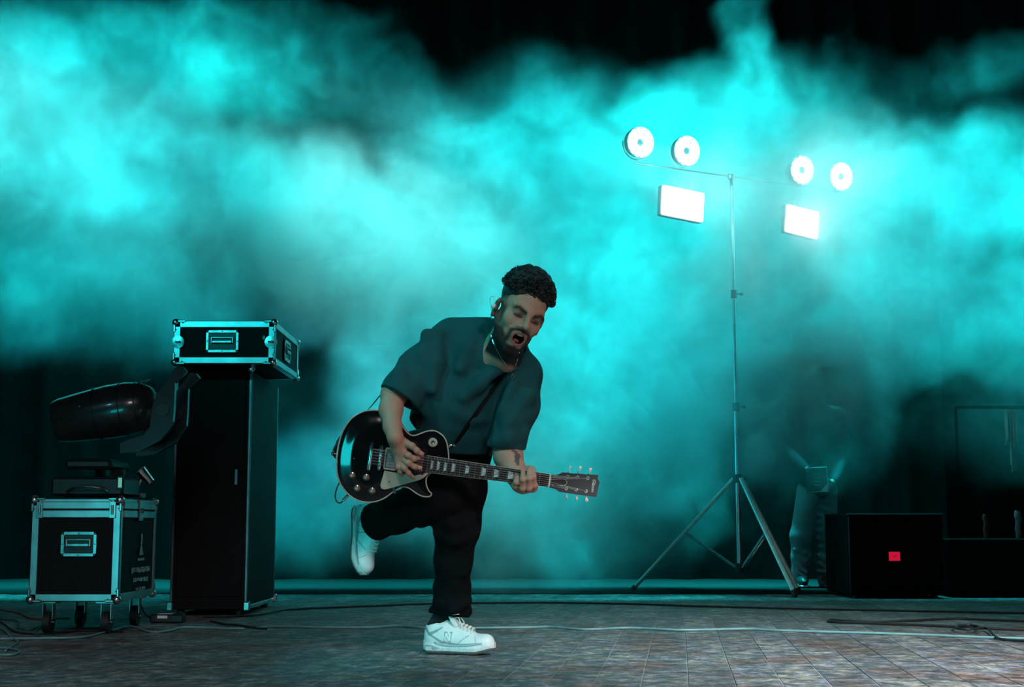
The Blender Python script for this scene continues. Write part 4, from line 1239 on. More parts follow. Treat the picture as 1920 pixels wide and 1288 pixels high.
    def sidey(a, c_):
        mk = (np.abs(v[:, 0] - a) < .005) & (np.abs(v[:, 2] - c_) < .004); return float(np.abs(v[mk, 1]).max()) if mk.any() else .036
    V_ = np.array(put(v)); np_mesh('upper', V_, qd, vmat('shoe_upper_' + name, .45, .1, 150), sh, PO, True, col)
    # tongue
    q = MB(PO); prof = []
    for i in range(9):
        t = i / 8; cx_, cz = .150 - .040 * t, topz(.148) - .004 + (.142 - topz(.148)) * t; wd = .024 + .007 * math.sin(math.pi * min(1, t * 1.2)) - (.010 if i == 8 else 0)
        for k in range(7):
            a = (k - 3) / 3; prof.append((cx_ - .006 * a * a, a * wd, cz - .005 * a * a))
    fs = []
    for i in range(8):
        for k in range(6): fs.append((i * 7 + k, i * 7 + k + 1, (i + 1) * 7 + k + 1, (i + 1) * 7 + k))
    m0 = len(prof); prof2 = [(a + -.006, b, c_ - .003) for a, b, c_ in prof]
    fs += [tuple(m0 + i for i in f[::-1]) for f in fs]
    edge = [k for k in range(7)] + [i * 7 + 6 for i in range(1, 9)] + [8 * 7 + k for k in range(5, -1, -1)] + [i * 7 for i in range(7, 0, -1)]
    for i in range(len(edge)): a, b = edge[i], edge[(i + 1) % len(edge)]; fs.append((b, a, m0 + a, m0 + b))
    q.add(put(prof + prof2), fs); q.build('tongue', shoe_white, sh, True)
    # laces
    lc = mat('shoe_lace', (.72, .70, .62), .7, 0, .1, 80); q = MB(PO)
    rows = [(.128 + .0155 * i, topz(.128 + .0155 * i) + .002) for i in range(6)]
    for i, (a, b) in enumerate(rows):
        wd = .024; q.tube(put([(a, -wd, b - .010), (a + .003, -wd * .5, b + .002), (a + .004, 0, b + .005), (a + .003, wd * .5, b + .002), (a, wd, b - .010)]), .0026, 6)
        if i < 5:
            a2, b2 = rows[i + 1]
            q.tube(put([(a, -wd, b - .008), (a + .008, 0, b + .004), (a2, wd, b2 - .008)]), .0022, 6)
    if bow:
        k0 = Vector((.134, -.006, topz(.134) + .018))
        for sg, ln in ((-1, .03), (1, .028)):
            loop = [k0 + Vector((.002 + ln * .55 * math.sin(t), sg * ln * .62 * (1 - math.cos(t)), .004 + ln * .55 * math.sin(t * .5) - ln * .16 * (1 - math.cos(t)))) for t in [i * .5236 for i in range(13)]]
            q.tube(put(loop), .002, 6)
        for sg in (-1, 1): q.tube(put([k0, k0 + Vector((.016, sg * .014, .0)), k0 + Vector((.028, sg * .02, -.016)), k0 + Vector((.03, sg * .018, -.03))]), .002, 6)
        q.sphere(M @ k0, .0048, nu=8, nv=6)
    q.build('lace', lc, sh, True)
    # letter on both sides
    N_ = [(-.014, -.0125), (-.0075, -.0125), (-.0055, .001), (.0015, -.0125), (.0095, -.0125), (.013, .0125), (.0065, .0125), (.0045, -.001), (-.0025, .0125), (-.0105, .0125)]
    for s in (-1, 1):
        for grow, mm, off in ((1.3, shoe_grey, .0), (1.0, shoe_white, .0012)):
            q = MB(PO); cx_, cz = .112, .053; vs = []
            for a, b in N_:
                xx, zz = cx_ + a * grow * 1.05, cz + b * grow; yy = sidey(xx, zz) + .0012 + off
                vs.append((xx, s * yy, zz))
            vs += [(a, b - s * .004, c_) for a, b, c_ in vs]
            k = len(N_); f = [tuple(range(k)), tuple(range(k, 2 * k))[::-1]] + [(i, k + i, k + (i + 1) % k, (i + 1) % k) for i in range(k)]
            q.add(put(vs), f); q.build('side_letter', mm, sh)
    return sh


build_shoe(SHL, 'white sneaker standing on the floor', 'standing')
build_shoe(SHR, 'white sneaker lifted behind, toe down', 'lifted', bow=False)
# socks
q = MB(PO); q.tube([V(842, 1135, 5.49), V(836, 1160, 5.52), SHL @ Vector((.045, 0, .07))], [.05, .052, .043], 20); q.build('sock', mat('black_sock', (.012, .013, .014), .9, 0, .2, 60), person, True)
q = MB(PO); q.tube([V(715, 973, 5.49), V(696, 981, 5.53), SHR @ Vector((.045, 0, .07))], [.045, .043, .036], 20); q.build('sock', MATS['black_sock'], person, True)

# ================================================================== GUITAR
GZ = 5.15; GS = F / GZ; GA = rad(7.7); gox, goy = 714.0, 857.5
gx = RT * math.cos(GA) - UPC * math.sin(GA); gy = RT * math.sin(GA) + UPC * math.cos(GA); gn = -FW
g0 = V(gox, goy, GZ)
guitar = empty('electric_guitar', g0, 'black single cutaway electric guitar held low with cream pickguard and pale binding', 'guitar')
guitar.rotation_euler = Matrix((gx, gy, gn)).transposed().to_euler()
GM = Matrix.Translation(g0) @ Matrix((gx, gy, gn)).transposed().to_4x4(); GI = GM.inverted()


def gl(px, py):
    dx, dy = (px - gox) / GS, -(py - goy) / GS
    return (dx * math.cos(GA) - dy * math.sin(GA), dx * math.sin(GA) + dy * math.cos(GA))


def c2(x, y): return gl(600 + x / 4.953, 720 + y / 4.953)
def c3(x, y): return gl(880 + x / 6.857, 820 + y / 6.857)


oc_ = [(500, 243), (400, 257), (300, 315), (232, 400), (188, 500), (160, 620), (152, 750), (168, 870), (210, 960), (270, 1030), (340, 1075), (430, 1097), (520, 1090), (600, 1058), (672, 1005), (725, 966), (780, 955), (830, 970), (880, 1005), (930, 1035), (980, 1047), (1022, 1042),
       (1034, 1018), (1008, 990), (988, 940), (984, 890), (1000, 850), (1040, 822), (1100, 815), (1190, 812), (1195, 690), (1190, 620), (1175, 540), (1142, 482), (1090, 445), (1040, 432), (990, 440), (930, 462), (885, 477), (842, 474), (800, 440), (760, 385), (715, 320), (650, 272), (575, 246)]
outl = [tuple(p)[:2] for p in spline([Vector((*c2(a, b), 0)) for a, b in oc_], 5, True)]


def poly_sdf(pts, X, Y):
    d = np.full(X.shape, 1e9); sgn = np.ones(X.shape); n = len(pts)
    for i in range(n):
        x0, y0 = pts[i]; x1, y1 = pts[i - 1]; ex, ey = x1 - x0, y1 - y0; wx, wy = X - x0, Y - y0
        t = np.clip((wx * ex + wy * ey) / (ex * ex + ey * ey + 1e-12), 0, 1); d = np.minimum(d, (wx - ex * t) ** 2 + (wy - ey * t) ** 2)
        c1, c2_, c3_ = Y >= y0, Y < y1, ex * wy > ey * wx
        sgn = np.where((c1 & c2_ & c3_) | (~c1 & ~c2_ & ~c3_), -sgn, sgn)
    return sgn * np.sqrt(d)


xs_ = [p[0] for p in outl]; ys_ = [p[1] for p in outl]
axx = axis(min(xs_) - .01, max(xs_) + .01, .0022); ayy = axis(min(ys_) - .01, max(ys_) + .01, .0022); azz = axis(-.058, .016, .0018)
X, Y = np.meshgrid(axx, ayy, indexing='ij'); d2 = poly_sdf(outl, X, Y)
dome = .0105 * sstep(.006, .062, -d2)
Fd = Field(axx, ayy, azz); zt = azz[None, None, :]
dz = np.maximum(zt - (-.0015 + dome[:, :, None]), -.052 - zt)
a_ = np.minimum(d2[:, :, None] + 0 * dz, .05); rr_ = .003
Fd.D = (np.minimum(np.maximum(a_ + rr_, dz + rr_), 0) + np.hypot(np.maximum(a_ + rr_, 0), np.maximum(dz + rr_, 0)) - rr_).astype(np.float32)
gv, gq = Fd.mesh()
np_mesh('body', gv, gq, black_gloss, guitar)


def ztop(x, y):
    i = int(np.clip(np.searchsorted(axx, x), 0, len(axx) - 1)); j = int(np.clip(np.searchsorted(ayy, y), 0, len(ayy) - 1))
    return -.0015 + float(dome[i, j])


bind = [Vector((x, y, -.0035)) for x, y in outl]
q = MB(); q.tube(bind, .0028, 6, closed=True); q.build('binding', cream, guitar, True)

# neck, fretboard
nt_, nb_ = c3(1035, 468), c3(1010, 630); nutx = (nt_[0] + nb_[0]) / 2
LS = nutx; hx0 = c2(985, 740)[0]
yc_ = 0.0; wn, wh = .0225, .0295


def half(x): return wn + (wh - wn) * (nutx - x) / (nutx - hx0)


q = MB(); q.prism([(hx0, -half(hx0)), (nutx, -wn), (nutx, wn), (hx0, half(hx0))], .0105, .0165); fb = q.build('fretboard', rosewood, guitar)
q = MB(); vs = []
for x in (hx0 + .06, nutx + .012):
    h_ = half(x)
    for k in range(9):
        a = math.pi * k / 8; vs.append((x, -math.cos(a) * h_, .0105 - math.sin(a) * .019))
fs = [(k, k + 1, 9 + k + 1, 9 + k) for k in range(8)] + [(0, 9, 17, 8), tuple(range(9)), tuple(range(17, 8, -1))]
q.add(vs, fs); q.build('neck', mat('black_neck_lacquer', (.008, .008, .009), .25, 0, .2, 20, coat=.6), guitar, True)
q = MB()
for s in (-1, 1): q.add([(hx0, s * half(hx0), .0105), (nutx, s * wn, .0105), (nutx, s * (wn + .0014), .0105), (hx0, s * (half(hx0) + .0014), .0105), (hx0, s * half(hx0), .0168), (nutx, s * wn, .0168), (nutx, s * (wn + .0014), .0168), (hx0, s * (half(hx0) + .0014), .0168)],
                        [(0, 1, 2, 3), (4, 5, 6, 7), (0, 1, 5, 4), (3, 2, 6, 7)])
q.build('neck_binding', cream, guitar)
frx = []
for n in range(1, 23):
    x = nutx - LS * (1 - 2 ** (-n / 12)); frx.append(x)
    q = MB(); q.box((x, 0, .0168), (.0018, half(x) * 2, .0018)); q.build('fret', steel, fb)
frx = [nutx] + frx
for n in (3, 5, 7, 9, 12, 15, 17, 19, 21):
    a, b = frx[n], frx[n - 1]; g_ = (b - a) * .16; ha_, hb_ = half(a) * .62, half(b) * .62
    q = MB(); q.prism([(a + g_, -ha_ * 1.0), (b - g_, -hb_ * .72), (b - g_, hb_ * .72), (a + g_, ha_ * 1.0)], .0165, .0168); q.build('inlay', pearl, fb)
q = MB(); q.box((nutx + .002, 0, .0165), (.005, wn * 2 + .001, .009), bev=.001); q.build('nut', bone, guitar)
# headstock, angled back
hs = [(1040, 475), (1120, 480), (1205, 450), (1300, 462), (1480, 478), (1665, 492), (1658, 540), (1682, 590), (1672, 640), (1640, 780), (1400, 742), (1160, 700), (1110, 665), (1030, 640)]
hsl = [c3(a, b) for a, b in hs]
Rh = Matrix.Translation((nutx, 0, .012)) @ Matrix.Rotation(rad(12), 4, 'Y') @ Matrix.Translation((-nutx, 0, -.012))
q = MB(); q.prism([(nutx + (x - nutx) / math.cos(rad(12)), y) for x, y in hsl], -.003, .012, Rh); hd = q.build('headstock', black_gloss, guitar)


def hp(px, py, z=.012):
    x, y = c3(px, py); return Rh @ Vector((nutx + (x - nutx) / math.cos(rad(12)), y, z))


q = MB(); cov = [(1052, 500), (1110, 515), (1175, 525), (1225, 540), (1258, 575), (1240, 605), (1200, 620), (1120, 612), (1040, 605)]
q.prism([(lambda p: (nutx + (p[0] - nutx) / math.cos(rad(12)), p[1]))(c3(a, b)) for a, b in cov], .012, .0135, Rh); cv = q.build('truss_rod_cover', black_plastic, guitar)
q = MB(); q.tube([hp(a, b, .0137) for a, b in cov], .0007, 5, closed=True); q.build('cover_edge', bone, cv)
tun = [((1263, 505), (1302, 400)), ((1392, 518), (1433, 408)), ((1526, 530), (1565, 432)), ((1247, 658), (1258, 765)), ((1377, 675), (1388, 785)), ((1505, 697), (1517, 808))]
posts = []
for (pa, pb_) in tun:
    p = hp(*pa); posts.append(p); n_ = Rh.to_3x3() @ Vector((0, 0, 1)); up_ = 1 if pb_[1] < 600 else -1
    q = MB(); q.cyl(p, p + n_ * .008, .0042, .0036, 14); q.sphere(p + n_ * .008, .004, nu=10, nv=6); q.cyl(p - n_ * .001, p + n_ * .0015, .0062, n=14); tp_ = q.build('tuner', chrome, guitar, True)
    kx = hp(*pb_, .002); e0 = hp(pa[0], 600 - up_ * 150 if False else pa[1], .002)
    q = MB(); q.cyl(e0, kx, .0018, n=8); q.build('tuner_shaft', chrome, tp_, True)
    d_ = (kx - e0).normalized(); Mk = Matrix.Translation(kx) @ d_.to_track_quat('Z', 'Y').to_matrix().to_4x4()
    wide = 1.0 if pb_[0] > 1500 else (.75 if pb_[0] > 1380 else .55)
    q = MB(); q.lathe([(.0022, -.007), (.004, -.004), (.0068, .002), (.0066, .006), (.003, .009)], Mk @ Matrix.Diagonal((wide if True else 1, .55, 1, 1)), 14); q.build('tuner_button', tulip, tp_, True)
lp = hp(1600, 628, .0122)
text_mesh('Gibson', .0165, 'headstock_logo', pearl, hd, Matrix.Translation(lp) @ Rh.to_3x3().to_4x4() @ Matrix.Rotation(rad(-90), 4, 'Z'), .0003, .25)
# strings
tail = c2(497, 610)[0]; stopx = c2(472, 665)[0]; brx = c2(563, 680)[0]
order = [3, 4, 5, 2, 1, 0]
for i in range(6):
    t = (i - 2.5) / 2.5; yb, yn = t * .0255, t * .0178
    tgt = posts[[3, 4, 5, 2, 1, 0][i]] + Vector((0, 0, .004))
    q = MB(); q.tube([(stopx, yb, .0225), (brx, yb, .0265), (nutx + .001, yn, .0218), tgt], (.00055 + .00012 * i), 5); q.build('string', steel, guitar, True)
# bridge and tailpiece
for (a, b), nm, r in ((((490, 548), (455, 790)), 'tailpiece', .0068), (((578, 575), (550, 790)), 'bridge', .0058)):
    p, p2 = Vector((*c2(*a), .018)), Vector((*c2(*b), .018)); q = MB()
    q.tube([p, p + (p2 - p) * .08, p + (p2 - p) * .92, p2], [r * .8, r, r, r * .8], 10); q.cyl((p.x, p.y, .006), (p.x, p.y, .02), .006, n=12); q.cyl((p2.x, p2.y, .006), (p2.x, p2.y, .02), .006, n=12)
    br = q.build(nm, chrome, guitar, True)
    if nm == 'bridge':
        for i in range(6):
            t = (i - 2.5) / 2.5; pm = (p + p2) / 2 + (p2 - p) * (-.33 * t)
            q = MB(); q.box((pm.x, pm.y, .0235), (.011, .0055, .004), bev=.001); q.build('saddle', steel, br)
# pickups
def pickup(c, w_, h_, ringmat, covmat, nm):
    q = MB(); o1 = (w_ + .012, h_ + .010)
    x0 = c[0]; y0 = c[1]
    for dx, dy, sx, sy in ((0, o1[1] / 2 - .0035, o1[0], .007), (0, -o1[1] / 2 + .0035, o1[0], .007), (-o1[0] / 2 + .0025, 0, .005, o1[1]), (o1[0] / 2 - .0025, 0, .005, o1[1])):
        q.box((x0 + dx, y0 + dy, .0135), (sx, sy, .008), bev=.001)
    pr = q.build('pickup_ring', ringmat, guitar)
    q = MB(); q.box((x0, y0, .0165), (w_ - .001, h_ - .006, .009), bev=.003); pc_ = q.build('pickup_cover', covmat, guitar)
    q = MB()
    for i in range(6): q.lathe([(.0024, 0), (.0022, .0008), (.001, .0011)], Matrix.Translation((x0 + w_ * .22, y0 + (i - 2.5) * .0102, .0208)), 8)
    q.build('pole_screw', steel, pc_, True)
    q = MB()
    for a, b in ((-1, -1), (1, -1), (-1, 1), (1, 1)): q.lathe([(.0018, 0), (.001, .001)], Matrix.Translation((x0 + a * (o1[0] / 2 - .003), y0 + b * (o1[1] / 2 - .003), .0175)), 8)
    q.build('ring_screw', black_plastic, pr)


ca = c2(655, 700); pickup((ca[0] + .002, 0.0), .034, .07, cream, mat('brushed_pickup_cover', (.5, .55, .56), .35, .9, .25, 60), 'bridge')
cb = c2(925, 728); pickup((cb[0] - .001, 0.0), .032, .07, black_plastic, mat('dull_pickup_cover', (.22, .18, .16), .35, .7, .3, 60), 'neck')
# pickguard, a thin cream plate raised over the top
pgp = [(602, 800), (585, 860), (563, 935), (572, 965), (600, 976), (640, 968), (760, 935), (930, 886), (962, 870), (1015, 822), (965, 826), (880, 848), (715, 822)]
q = MB(); q.prism([c2(a, b) for a, b in pgp], .0125, .0145); pg = q.build('pickguard', cream, guitar)
q = MB(); sx, sy = c2(648, 902); q.lathe([(.0026, 0), (.002, .0012)], Matrix.Translation((sx, sy, .0145)), 10); q.build('pickguard_screw', black_plastic, pg)
bx_, by_ = c2(688, 975); q = MB(); q.box((bx_, by_, .007), (.009, .03, .003), Matrix.Rotation(rad(20), 3, 'Z'), bev=.001); q.box((bx_, by_ + .004, .011), (.006, .006, .009)); q.build('pickguard_bracket', chrome, pg)
# knobs
for i, (a, b) in enumerate(((303, 845), (433, 864), (347, 967), (487, 990))):
    x, y = c2(a, b); z = ztop(x, y)
    q = MB(); q.lathe([(.0125, 0), (.0122, .006), (.0085, .0075), (.0082, .014), (.006, .0155)], Matrix.Translation((x, y, z)), 20); kb = q.build('control_knob', mat('dark_gold_knob', (.16, .10, .07), .25, .2, .2, 40, coat=1), guitar, True)
    q = MB(); q.lathe([(.0058, 0), (.0055, .0012), (.002, .0016)], Matrix.Translation((x, y, z + .0152)), 16); q.build('knob_cap', gold, kb, True)
    q = MB(); q.add([(x - .0125, y + .002, z + .001), (x - .0185, y, z + .002), (x - .0125, y - .002, z + .001)], [(0, 1, 2)]); q.build('knob_pointer', chrome, kb)
x, y = c2(1050, 540); z = ztop(x, y)
q = MB(); q.lathe([(.0165, 0), (.0165, .0016), (.0075, .0018), (.007, .0004)], Matrix.Translation((x, y, z + .0025)), 28); sw = q.build('selector_ring', cream, guitar, True)
q = MB(); q.lathe([(.0065, 0), (.0062, .004), (.003, .0045)], Matrix.Translation((x, y, z + .002)), 18); q.build('selector_nut', chrome, sw, True)
q = MB(); q.tube([(x, y, z + .003), (x + .002, y - .003, z + .012), (x + .004, y - .006, z + .02)], [.0018, .0022, .0034], 10); q.build('selector_tip', bone, sw, True)
# strap buttons
for (a, b), hv in (((1225, 572), Vector((1, .2, 0))), ((128, 650), Vector((-1, 0, 0)))):
    x, y = c2(a, b); p = Vector((x, y, -.02)); h_ = hv.normalized()
    q = MB(); Mk = Matrix.Translation(p - h_ * .012) @ h_.to_track_quat('Z', 'Y').to_matrix().to_4x4()
    q.lathe([(.008, 0), (.0045, .004), (.0042, .012), (.0085, .016), (.0095, .019), (.005, .023)], Mk, 18); q.build('strap_button', chrome, guitar, True)
# jack plate on the rim
jx, jy = c2(255, 1020)
# body sheen screws from the photograph: two rows of small ferrules behind the bridge
for a, b in ((232, 598), (300, 606), (195, 684), (245, 684), (320, 690)):
    x, y = c2(a, b); q = MB(); q.sphere((x, y, ztop(x, y)), (.0017, .0017, .0008), nu=8, nv=5); q.build('top_ferrule', steel, guitar)
# strap
def ribbon(pts, wv, w_, name, m, parent, t=.0022):
    q = MB(); vs = []
    for p, wd in zip(pts, wv):
        wd = wd.normalized() * w_ / 2; tn = Vector((0, -.0001, 0)); vs += [p - wd, p + wd]
    n = len(pts); fs = [(2 * i, 2 * i + 1, 2 * i + 3, 2 * i + 2) for i in range(n - 1)]
    back = [v + Vector((0, t, 0)) for v in vs]; m0 = len(vs)
    fs += [tuple(m0 + i for i in f[::-1]) for f in fs] + [(2 * i, 2 * i + 2, m0 + 2 * i + 2, m0 + 2 * i) for i in range(n - 1)] + [(2 * i + 1, m0 + 2 * i + 1, m0 + 2 * i + 3, 2 * i + 3) for i in range(n - 1)]
    q.add(vs + back, fs, GI); return q.build(name, m, parent, True)


strapm = mat('black_strap_webbing', (.006, .006, .007), .8, 0, .2, 90, .2, spec=.1)
sp = []
for a, b in ((853, 833), (862, 820), (876, 800), (893, 775), (912, 748), (930, 722), (948, 700), (962, 684), (972, 668), (978, 660)):
    p = cast(a, b, (shirt_bvh,), .007)
    if p is None: continue
    sp.append(p)
sp = spline(sp, 3)
ribbon(sp, [(Vector((.8, 0, .6))) for _ in sp], .048, 'strap', strapm, guitar)
s2 = spline([V(628, 850, 5.19), V(640, 815, 5.23), (V(690, 768, 5.30)), V(712, 742, 5.34), V(735, 715, 5.40), V(770, 665, 5.46), V(830, 620, 5.47)], 4)
ribbon(s2, [Vector((.62, .1, .5)) for _ in s2], .017, 'strap', strapm, guitar)
q = MB(); lp_ = [Vector((*c2(a, b), -.03)) for a, b in ((175, 540), (140, 585), (120, 640), (135, 680), (165, 690))]; q.tube(spline(lp_, 4), [.006] * 17, 8); q.build('strap_end', mat('black_leather', (.01, .01, .01), .5, 0, .2, 60), guitar, True)

# instrument cable from the jack
j0 = GM @ Vector((*c2(268, 1022), -.028)); j1 = GM @ Vector((*c2(205, 1092), -.028))
ic = empty('instrument_cable', j1, 'thin dark lead with a silver plug looping from the guitar body edge', 'cable')
q = MB(j1); q.tube([j0, j0 + (j1 - j0) * .25, j0 + (j1 - j0) * .3, j1], [.004, .004, .0062, .0058], 12); q.build('plug', chrome, ic, True)
cp = [j1] + [GM @ Vector((*c2(a, b), z_)) for a, b, z_ in ((180, 1112, -.028), (148, 1100, -.03), (130, 1055, -.035), (140, 985, -.045), (165, 930, -.055), (195, 900, -.075))]
q = MB(j1); q.tube(spline(cp, 6), .0026, 8); q.build('lead', black_rubber, ic, True)

# ================================================================== CABLES ON THE FLOOR


def floor_cable(name, label, pts, r, m, zoff=0.0, cat='cable'):
    ps = []
    for p in pts:
        g = G(p[0], p[1]); g.z = r + zoff + (p[2] if len(p) > 2 else 0); ps.append(g)
    base = Vector((ps[0].x, ps[0].y, 0)); q = MB(base); q.tube(spline(ps, 6), r, 8); o = q.build(name, m, None, True); o.location = base
    return tag(o, label, cat)


floor_cable('cable', 'pale cable running across the whole floor behind the shoe', [(-60, 1203), (0, 1200), (70, 1199), (150, 1197), (190, 1189), (235, 1177), (255, 1178), (285, 1187), (320, 1184), (345, 1178), (420, 1180), (470, 1180), (520, 1176), (600, 1178), (700, 1178), (745, 1175), (800, 1179), (900, 1179), (1000, 1178), (1030, 1177),
            (1100, 1182), (1180, 1179), (1270, 1183), (1350, 1182), (1400, 1181), (1460, 1184), (1560, 1187), (1700, 1191), (1850, 1197), (1990, 1201)], .0052, white_cable)
floor_cable('cable', 'black cable running across the floor nearest to the tripod feet', [(380, 1158), (470, 1156), (540, 1145), (620, 1141), (700, 1138), (800, 1134), (940, 1132), (1060, 1132), (1180, 1134), (1300, 1138), (1500, 1143), (1700, 1147), (1990, 1153)], .006, black_rubber)
floor_cable('cable', 'doubled black cable lying on the floor at the right', [(1990, 1170), (1850, 1164), (1790, 1162), (1700, 1166), (1640, 1167), (1590, 1166), (1558, 1164), (1556, 1166), (1560, 1168), (1640, 1171), (1740, 1175), (1860, 1181), (1990, 1184)], .0062, black_rubber)
ring = [(1815 + 22 * math.cos(t), 1183 + 4.2 * math.sin(t), .012) for t in [k * .45 for k in range(18)]]
floor_cable('cable', 'small coil of black cable lying at the right edge of the floor', ring + [(1850, 1184, .01), (1870, 1199, .002), (1905, 1203), (1990, 1208)], .0055, black_rubber)
floor_cable('cable', 'short black cable crossing the pale cable beside the cabinet', [(395, 1166), (420, 1172), (445, 1179, .012), (480, 1182, .006), (500, 1181)], .0055, black_rubber)
for lb, pts, m in (('pale looped cable in the tangle at the left floor edge', [(-40, 1214), (0, 1216), (28, 1219), (36, 1224), (24, 1229), (-5, 1229), (-40, 1226)], white_cable),
                   ('pale cable end bending up towards the tangle at the left edge', [(10, 1222), (20, 1214), (34, 1205), (20, 1196), (12, 1186), (0, 1180), (-30, 1176)], white_cable),
                   ('thin green cable curling beside the castors of the low case', [(-30, 1160), (30, 1165), (34, 1178), (60, 1181), (78, 1174), (66, 1188), (75, 1194), (110, 1196)], mat('green_cable', (.03, .16, .14), .5, 0, .1, 30)),
                   ('thin reddish cable lying behind the castors of the low case', [(-30, 1140), (30, 1150), (46, 1156), (60, 1161), (90, 1162), (130, 1160)], mat('red_cable', (.25, .06, .03), .5, 0, .1, 30)),
                   ('black cable snaking in the tangle at the left floor edge', [(-30, 1150), (5, 1170), (30, 1186), (70, 1190), (120, 1187), (160, 1184), (230, 1186)], black_rubber)):
    floor_cable('cable', lb, pts, .004, m)
po = G(312, 1168); po.z = 0
ps_ = empty('power_strip', po, 'black power block with a white label on the floor beside the case', 'power strip')
q = MB(po); q.box(po + Vector((0, .03, .022)), (.17, .07, .044), bev=.008); q.build('block', black_plastic, ps_)
q = MB(po); q.box(po + Vector((-.01, .022, .0445)), (.07, .04, .001)); q.box(po + Vector((-.02, -.006, .03)), (.05, .001, .014)); q.build('paper_label', cloth_paper, ps_)
q = MB(po); q.tube(spline([po + Vector((-.085, .03, .02)), po + Vector((-.12, .03, .05)), po + Vector((-.15, .05, .11)), po + Vector((-.15, .12, .14))], 5), .005, 8); q.build('power_lead', black_rubber, ps_, True)

# ================================================================== BACKGROUND: person, cases, cloths
bo = G(1532, 1101); bo.z = 0
bg = empty('person', bo, 'person half hidden in smoke beside the tripod in grey trousers holding a clipboard', 'person')
BO = tuple(bo); yb_ = bo.y
Fd = Field(axis(bo.x - .35, bo.x + .35, .008), axis(yb_ - .35, yb_ + .35, .008), axis(0, 1.76, .008))


def B(px, py, dy=0): return P(px, py, yb_ + dy)


Fd.chain([(B(1520, 925), .09), (B(1502, 1010, -.02), .062), (B(1500, 1083, .02), .042)], .03); Fd.cap(B(1500, 1097, .02), B(1494, 1101, -.14), .036, .03, .02)
Fd.chain([(B(1545, 925, .03), .09), (B(1548, 1010, .0), .062), (B(1550, 1083, .06), .042)], .03); Fd.cap(B(1550, 1097, .06), B(1552, 1100, -.08), .036, .03, .02)
Fd.chain([(B(1532, 905), .13), (B(1530, 850), .13), (B(1528, 800), .14), (B(1528, 765), .1)], .05)
Fd.cap(B(1488, 775), B(1568, 775), .06, None, .04); Fd.cap(B(1528, 765), B(1526, 740), .05, None, .03)
Fd.ell(B(1525, 712, -.02), (.078, .1, .12), None, .02); Fd.ell(B(1525, 716, -.115), (.016, .025, .02), None, .01)
for s in (-1, 1): Fd.ell(B(1525 + s * 20, 713, 0), (.01, .02, .032), None, .006); Fd.ell(B(1525 + s * 8, 706, -.122), (.018, .012, .01), None, .008, 's')
Fd.chain([(B(1486, 778), .055), (B(1478, 850, -.02), .045), (B(1512, 880, -.2), .03)], .02)
Fd.chain([(B(1572, 778), .055), (B(1584, 855), .045), (B(1560, 905, -.17), .03)], .02)
for k in range(4):
    Fd.cap(B(1512, 880, -.2), B(1520, 872 + k * 6, -.24), .012, .009, .008); Fd.cap(B(1560, 905, -.17), B(1552, 898 + k * 6, -.24), .012, .009, .008)
v, qd = Fd.mesh(); z = v[:, 2]; col = np.tile(np.array((.2, .12, .09)), (len(v), 1))
np_mesh('body', v, qd, vmat('background_skin', .6), bg, BO, True, col)
Fd = Field(axis(bo.x - .35, bo.x + .35, .009), axis(yb_ - .35, yb_ + .35, .009), axis(0.02, 1.0, .009))
Fd.chain([(B(1520, 920), .11), (B(1502, 1005, -.02), .085), (B(1502, 1045, -.01), .075), (B(1500, 1085, .02), .07)], .03)
Fd.chain([(B(1545, 920, .03), .11), (B(1546, 1000, .0), .09), (B(1548, 1045, 0), .08), (B(1550, 1088, .06), .072)], .03)
for a in range(9): Fd.cap(B(1490 + random.uniform(-5, 15), 960 + a * 14, -.07), B(1512, 968 + a * 14 + random.uniform(-8, 8), -.09), .012, None, .02); Fd.cap(B(1534, 950 + a * 15, -.07), B(1562, 958 + a * 15 + random.uniform(-8, 8), -.07), .014, None, .02)
v, qd = Fd.mesh(); np_mesh('trousers', v, qd, mat('grey_mauve_trouser_cloth', (.28, .23, .25), .85, 0, .15, 14, .2), bg, BO)
Fd = Field(axis(bo.x - .36, bo.x + .36, .009), axis(yb_ - .3, yb_ + .3, .009), axis(.65, 1.5, .009))
Fd.chain([(B(1532, 905), .15), (B(1530, 850), .15), (B(1528, 800), .16), (B(1528, 772), .11)], .05); Fd.cap(B(1488, 780), B(1568, 780), .075, None, .04)
Fd.chain([(B(1486, 782), .07), (B(1478, 850, -.02), .058), (B(1508, 877, -.18), .042)], .02); Fd.chain([(B(1572, 782), .07), (B(1584, 855), .058), (B(1563, 901, -.15), .042)], .02)
v, qd = Fd.mesh(); np_mesh('jacket', v, qd, mat('dark_jacket_cloth', (.010, .012, .014), .85, 0, .15, 14, .2), bg, BO)
q = MB(BO); q.sphere(B(1525, 703, .01), (.085, .105, .1)); 
q.build('hair', MATS['black_curly_hair'], bg, True)
for a, b, dy in ((1500, 1100, -.03), (1551, 1100, .02)):
    p = B(a, b, dy); q = MB(BO); q.sphere((p.x, p.y - .04, .045), (.05, .14, .05)); q.box((p.x, p.y - .04, .012), (.1, .28, .024), bev=.01); q.build('shoe', mat('dark_shoe', (.03, .03, .03), .4, 0, .2, 30), bg, True)
cb_ = B(1532, 900, -.25)
cbo = empty('clipboard', cb_, 'pale edged clipboard held by the person in the smoke', 'clipboard')
q = MB(cb_); Rc = Matrix.Rotation(rad(-3), 3, 'Y'); q.box(cb_, (.17, .008, .2), Rc, bev=.002); q.build('board', mat('dark_board', (.05, .09, .09), .4, 0, .2, 20), cbo)
q = MB(cb_)
for dx, dz, sx, sz in ((.082, 0, .008, .19), (0, -.092, .15, .005), (0, .095, .16, .006)): q.box(cb_ + Vector((dx, -.006, dz)), (sx, .004, sz), Rc)
q.build('metal_edge', alu, cbo)
